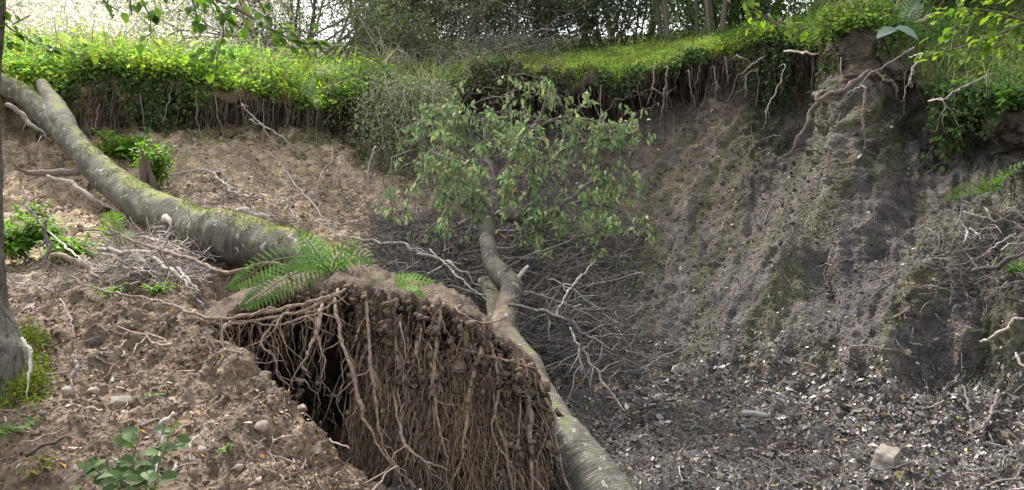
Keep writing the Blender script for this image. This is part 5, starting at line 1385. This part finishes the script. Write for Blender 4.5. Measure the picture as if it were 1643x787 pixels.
# ================================================================ trees and thickets behind
rng = np.random.default_rng(88)
def grow(base, d0, L, r, levels, rng, kids=(5, 5, 4), spread=.75, up=.25, curve=.12, n=7):
    """Recursive branching; returns lists of limb polylines with radii, and twig points for leaves."""
    out = []; tips = []
    def rec(p, d, L, r, lev):
        w = np.zeros((n, 3)); w[0] = p; dd = d.copy()
        for i in range(1, n):
            dd = unit(dd + rng.normal(0, curve, 3) + np.array([0, 0, up * .12])); w[i] = w[i-1] + dd * L / (n - 1)
        out.append((w, np.linspace(r, r * .5 if lev < levels else r * .25, n), lev))
        if lev >= levels - 1: tips.append(w[1:])
        if lev == levels: return
        for k in range(kids[min(lev, len(kids) - 1)]):
            i = rng.integers(2, n); t = unit(w[i] - w[i-1])
            nd = unit(t * (1 - spread * .5) + rdir(rng, 1)[0] * spread + np.array([0, 0, up]))
            rec(w[i], nd, L * rng.uniform(.45, .7), r * rng.uniform(.4, .6), lev + 1)
    rec(np.asarray(base, float), unit(np.asarray(d0, float)), L, r, 0)
    return out, tips
def woody(name, label, base, stems, levels, kids, leafn, size, pal, spread=.75, up=.25, barkc=(.13, .11, .1), group=None, cat='tree', jit=.18, asp=.5, mat=None, droop=.25, curve=.12, keep=None):
    th = thing(name, label, cat, base, group)
    tips = []
    mt = MB(); ml = MB()
    for (b, d, L, r) in stems:
        out, tp = grow(b, d, L, r, levels, rng, kids, spread, up, curve)
        tips += tp; mt = MB()
        for w, rr, lev in out:
            v, f = tubes(w, rr, 7 if lev == 0 else (5 if lev == 1 else 3)); (mt if lev == 0 else ml).add(v, f, vary(rng, barkc, 1, .12, .02)[0])
        mt.build('trunk' if cat == 'tree' else 'stem', M_WOOD, th)
    tag(ml.build('limbs', M_WOOD, th), kind='stuff')
    pool = np.vstack(tips)
    P = pool[rng.integers(0, len(pool), leafn)] + rng.normal(0, jit, (leafn, 3))
    if keep is not None: P = P[keep(P)]
    m = len(P); n = unit(np.column_stack([rng.normal(0, .6, m), rng.normal(-.1, .6, m), np.abs(rng.normal(.6, .4, m))]))
    d = unit(np.cross(n, rdir(rng, m)) + np.array([0, 0, -droop])); L = size * np.exp(rng.normal(0, .28, m)); pal = np.asarray(pal)
    lum = np.exp(.3 * fbm(P * .9, 2))[:, None]
    v, f, c = leaves(P, d, n, L, L * asp, np.clip(vary(rng, pal[rng.choice(len(pal), m)], m, .18, .06) * lum, .005, .7), simple=True)
    tag(MB().add(v, f, c).build('crown', mat or M_LEAF, th), kind='stuff')
    return th
def gp(px, d):
    """A point on the plateau under pixel column px at distance d."""
    ke = np.argmin(np.abs(cols - px)); col_ = T[RK[:, 0] >= 9][:, ke]
    i = np.argmin(np.abs(col_[:, 1] - d)); p = col_[i].copy()
    return p
UP = np.array([0, 0, 1.0])
DK = [(.13, .18, .125), (.16, .215, .135), (.105, .145, .115), (.19, .245, .14)]
MID = [(.17, .25, .11), (.20, .29, .115), (.135, .20, .10), (.24, .33, .13)]
PALEG = [(.21, .26, .14), (.25, .29, .165), (.17, .22, .12), (.29, .33, .19)]
def tree_at(px, d, H, r, leafn, size, pal, label, lean=(0, 0), levels=3, kids=(7, 5, 3), spread=.8, barkc=(.13, .115, .105), nst=1, name='broadleaf_tree', group='trees behind the turf edge', jit=.22, up=.25, Lf=.75, droop=.25):
    b = gp(px, d); st = []
    for k in range(nst):
        o = rng.normal(0, .25 if nst > 1 else 0, 3) * np.array([1, 1, 0])
        st.append((b + o - UP * .1, np.array([lean[0] + rng.normal(0, .12), lean[1], 1.0]), H * Lf * rng.uniform(.85, 1.1), r * rng.uniform(.7, 1)))
    return woody(name, label, b, st, levels, kids, leafn, size, pal, spread, up, barkc, group, jit=jit, droop=droop)
# wood beyond the turf, centre to right
tree_at(870, 19, 8, .11, 9000, .10, DK, 'dark spreading tree behind the middle of the turf', (.1, 0), nst=2, jit=.35)
tree_at(945, 20, 8, .12, 6500, .10, DK, 'dark dense tree beside the bright turf, by the small sky gap', (-.05, 0), jit=.35)
tree_at(1040, 22, 9, .13, 8500, .11, MID, 'mid green tree with thin trunk behind the bright turf', (.0, 0), jit=.35)
tree_at(1062, 16.5, 7, .055, 2600, .10, MID, 'straight ivy clad stem standing at the edge of the wood', (.02, 0), kids=(5, 4, 3), jit=.25)
tree_at(1112, 16, 8, .06, 6000, .10, MID, 'many stemmed coppiced tree fanning up from the turf', (0, .0), nst=6, kids=(4, 4, 3), jit=.3, Lf=.6, barkc=(.17, .145, .125))
tree_at(1170, 19, 8, .11, 8000, .11, [(.08, .14, .04), (.11, .18, .05), (.06, .11, .035), (.14, .21, .06)], 'leafy tree of lighter green behind the coppiced stems', (.1, 0), jit=.35)
tree_at(1240, 23, 9, .12, 2200, .11, MID, 'green tree behind the cleft, near the bright sky gap', (-.1, 0), jit=.35)
tree_at(1370, 16, 12, .16, 11000, .13, MID, 'tree above the spur top with dark foliage', (.1, 0), jit=.35)
tree_at(1500, 15, 12, .16, 11000, .13, MID, 'tree on the bank above the near wall', (0, 0), jit=.35)
tree_at(1640, 13.5, 12, .16, 11000, .13, MID, 'tree at the corner above the near wall', (0, 0), jit=.35)
tree_at(980, 34, 11, .2, 2500, .16, [(.07, .12, .045), (.09, .15, .06), (.06, .1, .04)], 'tall hazy tree far behind the dark dense tree', jit=.6)
tree_at(1120, 36, 11, .2, 3000, .16, [(.08, .13, .05), (.10, .16, .06), (.06, .1, .04)], 'tall hazy tree far behind the coppiced stems', jit=.6)
tree_at(760, 30, 11, .2, 6000, .15, DK, 'tall dark tree far behind the arching thicket', jit=.6)
tree_at(620, 32, 10, .2, 6000, .15, [(.08, .12, .05), (.10, .15, .06), (.06, .09, .04)], 'tall grey green tree far behind the pale bush', jit=.6)
tree_at(1760, 11, 13, .18, 13000, .14, MID, 'tall maple whose sprays reach in above the near wall', (-.12, 0), jit=.45)
tree_at(1330, 13, 12, .13, 9000, .13, MID, 'slim tall tree rising from the spur top', (-.02, 0), jit=.4)
# undergrowth of the wood, bush by bush
for k, (px, d, H, pal, lb) in enumerate([
    (850, 17, 2.6, DK, 'dark undergrowth bush beneath the dark spreading tree'), (905, 18, 3.0, DK, 'dark undergrowth bush between the two dark trees'),
    (960, 17.5, 2.8, DK, 'dark bush directly behind the bright turf, below the small sky gap'), (1010, 19, 2.8, MID, 'green bush behind the bright turf before the ivy clad stem'),
    (1075, 21, 2.6, MID, 'green bush behind the ivy clad stem'), (1140, 20, 2.4, MID, 'bush seen between the coppiced stems'),
    (1190, 16.5, 1.8, [(.10, .17, .05), (.13, .21, .06), (.07, .12, .04)], 'light leafy bush right of the coppiced stems'), (1232, 18, 1.9, MID, 'bush behind the yellow green spray'),
    (1345, 13.5, 2.0, MID, 'small bush on the crown of the spur'), (1470, 12.5, 2.2, MID, 'bush on the slope above the near wall, next to the spur'),
    (1560, 12, 2.2, MID, 'bush on the slope behind the maple spray'), (1650, 11.5, 2.2, MID, 'bush in the corner behind the maple spray')]):
    b = gp(px, d)
    woody('undergrowth_bush', lb, b, [(b + rng.normal(0, .4, 3) * np.array([1, .6, 0]), np.array([rng.normal(0, .5), rng.normal(0, .3), 1.0]), H * rng.uniform(.5, .8), .025) for _ in range(8)], 2, (6, 4), 2900, .09, pal, .95, .0, (.1, .09, .08), 'undergrowth of the wood', 'bush', jit=.28, curve=.2)
# arching thicket and pale bushes, left of centre
def bush_at(px, d, H, n, leafn, size, pal, label, lean=(0, 0), levels=2, barkc=(.2, .18, .165), group='bushes on the turf', jit=.16, spread=.9, name='bush', up=.1, curve=.22):
    b = gp(px, d)
    st = [(b + rng.normal(0, .3, 3) * np.array([1, 1, 0]), np.array([lean[0] + rng.normal(0, .45), lean[1] + rng.normal(0, .35), 1.0]), H * rng.uniform(.6, 1.0), .03 * rng.uniform(.6, 1.3)) for _ in range(n)]
    return woody(name, label, b, st, levels, (6, 5), leafn, size, pal, spread, up, barkc, group, 'bush', jit=jit, asp=.45, curve=curve)
bush_at(470, 17, 4.2, 9, 9000, .075, PALEG, 'pale grey green bush against the sky gap', (.1, 0))
bush_at(540, 16, 3.8, 9, 8000, .07, PALEG, 'pale willowy bush next to the dark hollow of the thicket', (.2, 0))
bush_at(620, 18, 5.0, 9, 8000, .08, [(.11, .145, .09), (.14, .18, .11), (.09, .12, .08)], 'dark arching thicket with a bare bent bough', (.3, 0))
bush_at(690, 17, 4.4, 9, 8000, .075, [(.11, .145, .09), (.14, .175, .11), (.09, .115, .08)], 'dark hollow thicket behind the pale mound', (-.1, 0))
bush_at(745, 15.5, 2.6, 10, 9000, .065, PALEG, 'pale rounded mound of trailing leaves above the leafy crown', (.0, 0))
bush_at(820, 16.5, 3.4, 9, 7000, .07, [(.13, .17, .10), (.16, .2, .12), (.10, .13, .08)], 'grey green bush with dead twigs beside the dark spreading tree', (.1, 0))
bush_at(650, 14, 1.1, 8, 2600, .06, [(.14, .19, .07), (.10, .14, .06), (.17, .22, .08)], 'low straggly bush on the turf edge over the hanging shrub', (0, -.2))
bush_at(430, 16, 1.7, 8, 2500, .06, [(.13, .14, .09), (.17, .17, .11), (.10, .11, .07)], 'dry brown bush in front of the pale grey green one', (0, 0))
mb = MB(); stem(mb, pxstem([(560, 70, 15.2, 7), (590, 45, 15.0, 9), (610, 28, 14.9, 9), (640, 16, 14.8, 8), (680, -10, 14.8, 7)]), 6, 7, (.09, .08, .075), .1, 4)
tag(mb.build('dead_branch', M_WOOD), 'bare dark bough arching out of the thicket near the top', 'branch')
# shrub trailing over the edge down to the tan slope
th = thing('hanging_shrub', 'pale green shrub trailing down the bank beside the leafy crown', 'shrub', U(640, 140, 11.7))
st = []
for k in range(90):
    px = rng.uniform(588, 715); p0 = U(px, rng.uniform(120, 165), rng.uniform(11.1, 11.9)); L = rng.uniform(.5, 1.75) * (1.2 - abs(px - 640) / 160)
    e = p0 + np.array([rng.normal(0, .25), -rng.uniform(.1, .6), -L])
    w = wobble(p0[None], e[None], 9, .1, rng)[0]; w[:, 2] += np.sin(np.linspace(0, 1, 9) * math.pi * .8) * .15; st.append(w)
W = np.array(st); v, f = tubes(W, np.linspace(.008, .002, 9)[None] * np.ones((90, 1)), 4)
MB().add(v, f, (.26, .24, .21)).build('stem', M_WOOD, th)
B = W.reshape(-1, 3); P = np.repeat(B, 11, 0) + rng.normal(0, .08, (len(B) * 11, 3)); m = len(P)
v, f, c = leaves(P, unit(rng.normal(0, .7, (m, 3)) + np.array([0, -.2, -.4])), unit(rng.normal(0, .6, (m, 3)) + np.array([0, -.5, .6])), .05 * np.exp(rng.normal(0, .3, m)), .022, vary(rng, np.array(PALEG)[rng.choice(4, m)] * .9, m, .2, .07), simple=True)
tag(MB().add(v, f, c).build('foliage', M_LEAF, th), kind='stuff')
tangle('edge_tangle', 'dry grey stems tangled along the turf edge', 520, lambda n: np.array([gp(rng.uniform(380, 900), rng.uniform(11.5, 15)) + np.array([0, 0, rng.uniform(.0, .55)]) for _ in range(n)]), .6, .004, [(.22, .2, .18), (.3, .27, .25), (.16, .14, .13)], .16)
tangle('thicket_twigs', 'fine grey twigs within the arching thicket', 600, lambda n: np.array([gp(rng.uniform(560, 900), rng.uniform(14.5, 18)) + np.array([0, 0, rng.uniform(.2, 2.2)]) for _ in range(n)]), .9, .005, [(.2, .18, .17), (.3, .28, .26), (.12, .11, .1)], .16)
# bright dry bramble hillside in the open light
def hill(n, z0, z1, d0=13.5, d1=26):
    return np.array([gp(rng.uniform(-150, 470), rng.uniform(d0, d1)) + np.array([0, 0, rng.uniform(z0, z1)]) for _ in range(n)])
tangle('bramble_stems', 'sunlit straw coloured bramble stems over the open hillside', 2300, lambda n: hill(n, .0, 1.9), 1.0, .006, [(.66, .62, .54), (.74, .70, .62), (.52, .47, .4)], .2, 8, -.08, 'brambles')
P = hill(12000, 0, 1.9) + rng.normal(0, .15, (12000, 3)); m = len(P)
v, f, c = leaves(P, rdir(rng, m), unit(rng.normal(0, .6, (m, 3)) + np.array([0, -.3, .6])), .06 * np.exp(rng.normal(0, .3, m)), .03, vary(rng, np.array([(.66, .66, .46), (.56, .62, .3), (.72, .70, .56), (.48, .56, .22)])[rng.choice(4, m)], m, .15, .05), simple=True)
tag(MB().add(v, f, c).build('bramble_foliage', M_COVER, origin=(0, 0, 0)), 'pale sunlit bramble leaves over the open hillside', 'brambles', kind='stuff')

# ================================================================ boughs overhanging in front
rng = np.random.default_rng(99)
OL = leaf_meshes('overhang_leaf', [(.07, .14, .03), (.10, .19, .035), (.055, .10, .03), (.13, .22, .04)], M_LEAF)
ML = leaf_meshes('maple_leaf', [(.14, .24, .04), (.18, .28, .05), (.10, .18, .035), (.22, .31, .06)], M_COVER)
def overhang(name, label, twigs, meshes, size, density, group=None, droop=.5, cat='branch', col=(.12, .10, .085)):
    A = [pxstem(t) for t in twigs]
    th = thing(name, label, cat, A[0][0][:3], group)
    for C in A:
        mb = MB(); stem(mb, C, 6, 6, col, .08, 1); tw = mb.build('twig', M_WOOD, th)
        Q = catmull(C, 10); L = np.linalg.norm(np.diff(Q[:, :3], axis=0), axis=1).sum()
        for k in range(max(3, int(L * density))):
            i = rng.integers(1, len(Q)); t = unit(Q[min(i + 1, len(Q) - 1), :3] - Q[i - 1, :3]); s = unit(np.cross(t, [0, 0, 1])) * (1 if k % 2 else -1)
            p = Q[i, :3] + rng.normal(0, size * .45, 3) * np.array([1, 1, .8])
            leaf_obj(tw, meshes[rng.integers(0, len(meshes))], p, tuple(t * .5 + s * .8 + np.array([0, 0, -droop * rng.random()]) + rng.normal(0, .25, 3)), (rng.normal(0, .3), -.35 + rng.normal(0, .3), .9), size * rng.uniform(.7, 1.2))
    return th
overhang('overhanging_bough', 'leafy bough sweeping across the bright sky gap', [
    [(260, -60, 4.6, 8), (330, -10, 4.6, 6), (390, 20, 4.6, 5), (440, 50, 4.6, 4), (480, 68, 4.6, 3), (510, 72, 4.6, 2)],
    [(330, -10, 4.6, 4), (360, 25, 4.6, 3), (385, 45, 4.6, 2)], [(300, -20, 4.6, 4), (312, 10, 4.6, 3), (318, 42, 4.6, 2)],
    [(400, -40, 4.7, 5), (415, 0, 4.7, 4), (430, 30, 4.7, 2)], [(440, 50, 4.6, 3), (465, 45, 4.6, 2), (490, 52, 4.6, 2)]], OL, .062, 62)
overhang('overhanging_spray', 'hanging leafy spray in front of the sunlit turf', [
    [(355, 20, 4.5, 3), (358, 55, 4.5, 3), (350, 85, 4.5, 2), (345, 125, 4.5, 2)], [(352, 80, 4.5, 2), (325, 85, 4.5, 2), (305, 92, 4.5, 1.5)], [(356, 60, 4.5, 2), (372, 85, 4.5, 1.5)]], OL, .058, 42)
overhang('overhanging_spray', 'loose leafy spray at the top over the white hillside', [
    [(140, -40, 4.4, 4), (165, 0, 4.4, 3), (190, 18, 4.4, 2)], [(215, -40, 4.4, 4), (232, 10, 4.4, 3), (242, 30, 4.4, 2), (236, 65, 4.4, 1.5)], [(205, -30, 4.4, 3), (212, 25, 4.4, 2)], [(255, -40, 4.4, 3), (265, 5, 4.4, 2)]], OL, .055, 46)
overhang('overhanging_spray', 'leafy spray close to the edge tree over the hillside', [
    [(-10, 20, 4.3, 4), (15, 45, 4.3, 3), (40, 60, 4.3, 2), (60, 70, 4.3, 2)], [(0, 0, 4.3, 3), (10, 30, 4.3, 2)], [(20, 40, 4.3, 2), (48, 25, 4.3, 2)], [(60, 70, 4.3, 2), (100, 80, 4.3, 2), (145, 95, 4.3, 1.5)], [(10, 60, 4.3, 2), (40, 82, 4.3, 1.5)]], OL, .052, 46)
overhang('overhanging_maple', 'bright maple spray reaching in at the corner above the near wall', [
    [(1720, 10, 5.6, 7), (1650, 35, 5.6, 5), (1590, 60, 5.6, 4), (1530, 80, 5.6, 3), (1485, 88, 5.6, 2)], [(1650, 35, 5.6, 4), (1600, 20, 5.6, 3), (1550, 15, 5.6, 2), (1500, 25, 5.6, 2)],
    [(1720, -30, 5.6, 5), (1640, -5, 5.6, 4), (1560, -5, 5.6, 3)], [(1590, 60, 5.6, 3), (1570, 82, 5.6, 2), (1545, 98, 5.6, 2)], [(1640, 40, 5.6, 3), (1620, 70, 5.6, 2), (1600, 95, 5.6, 2)], [(1660, 60, 5.6, 3), (1635, 85, 5.6, 2)], [(1560, 18, 5.6, 2), (1530, 45, 5.6, 2), (1510, 60, 5.6, 2)]], ML, .07, 60, droop=.3)
overhang('overhanging_spray', 'yellow green leafy spray hanging before the cleft and coppiced stems', [
    [(1150, -40, 6.5, 5), (1195, 0, 6.5, 4), (1230, 30, 6.5, 3), (1262, 48, 6.5, 2), (1278, 58, 6.5, 2)], [(1195, 0, 6.5, 3), (1210, 40, 6.5, 2), (1200, 50, 6.5, 2)], [(1240, 35, 6.5, 2), (1275, 42, 6.5, 2), (1290, 55, 6.5, 1.5)]], ML, .075, 26)
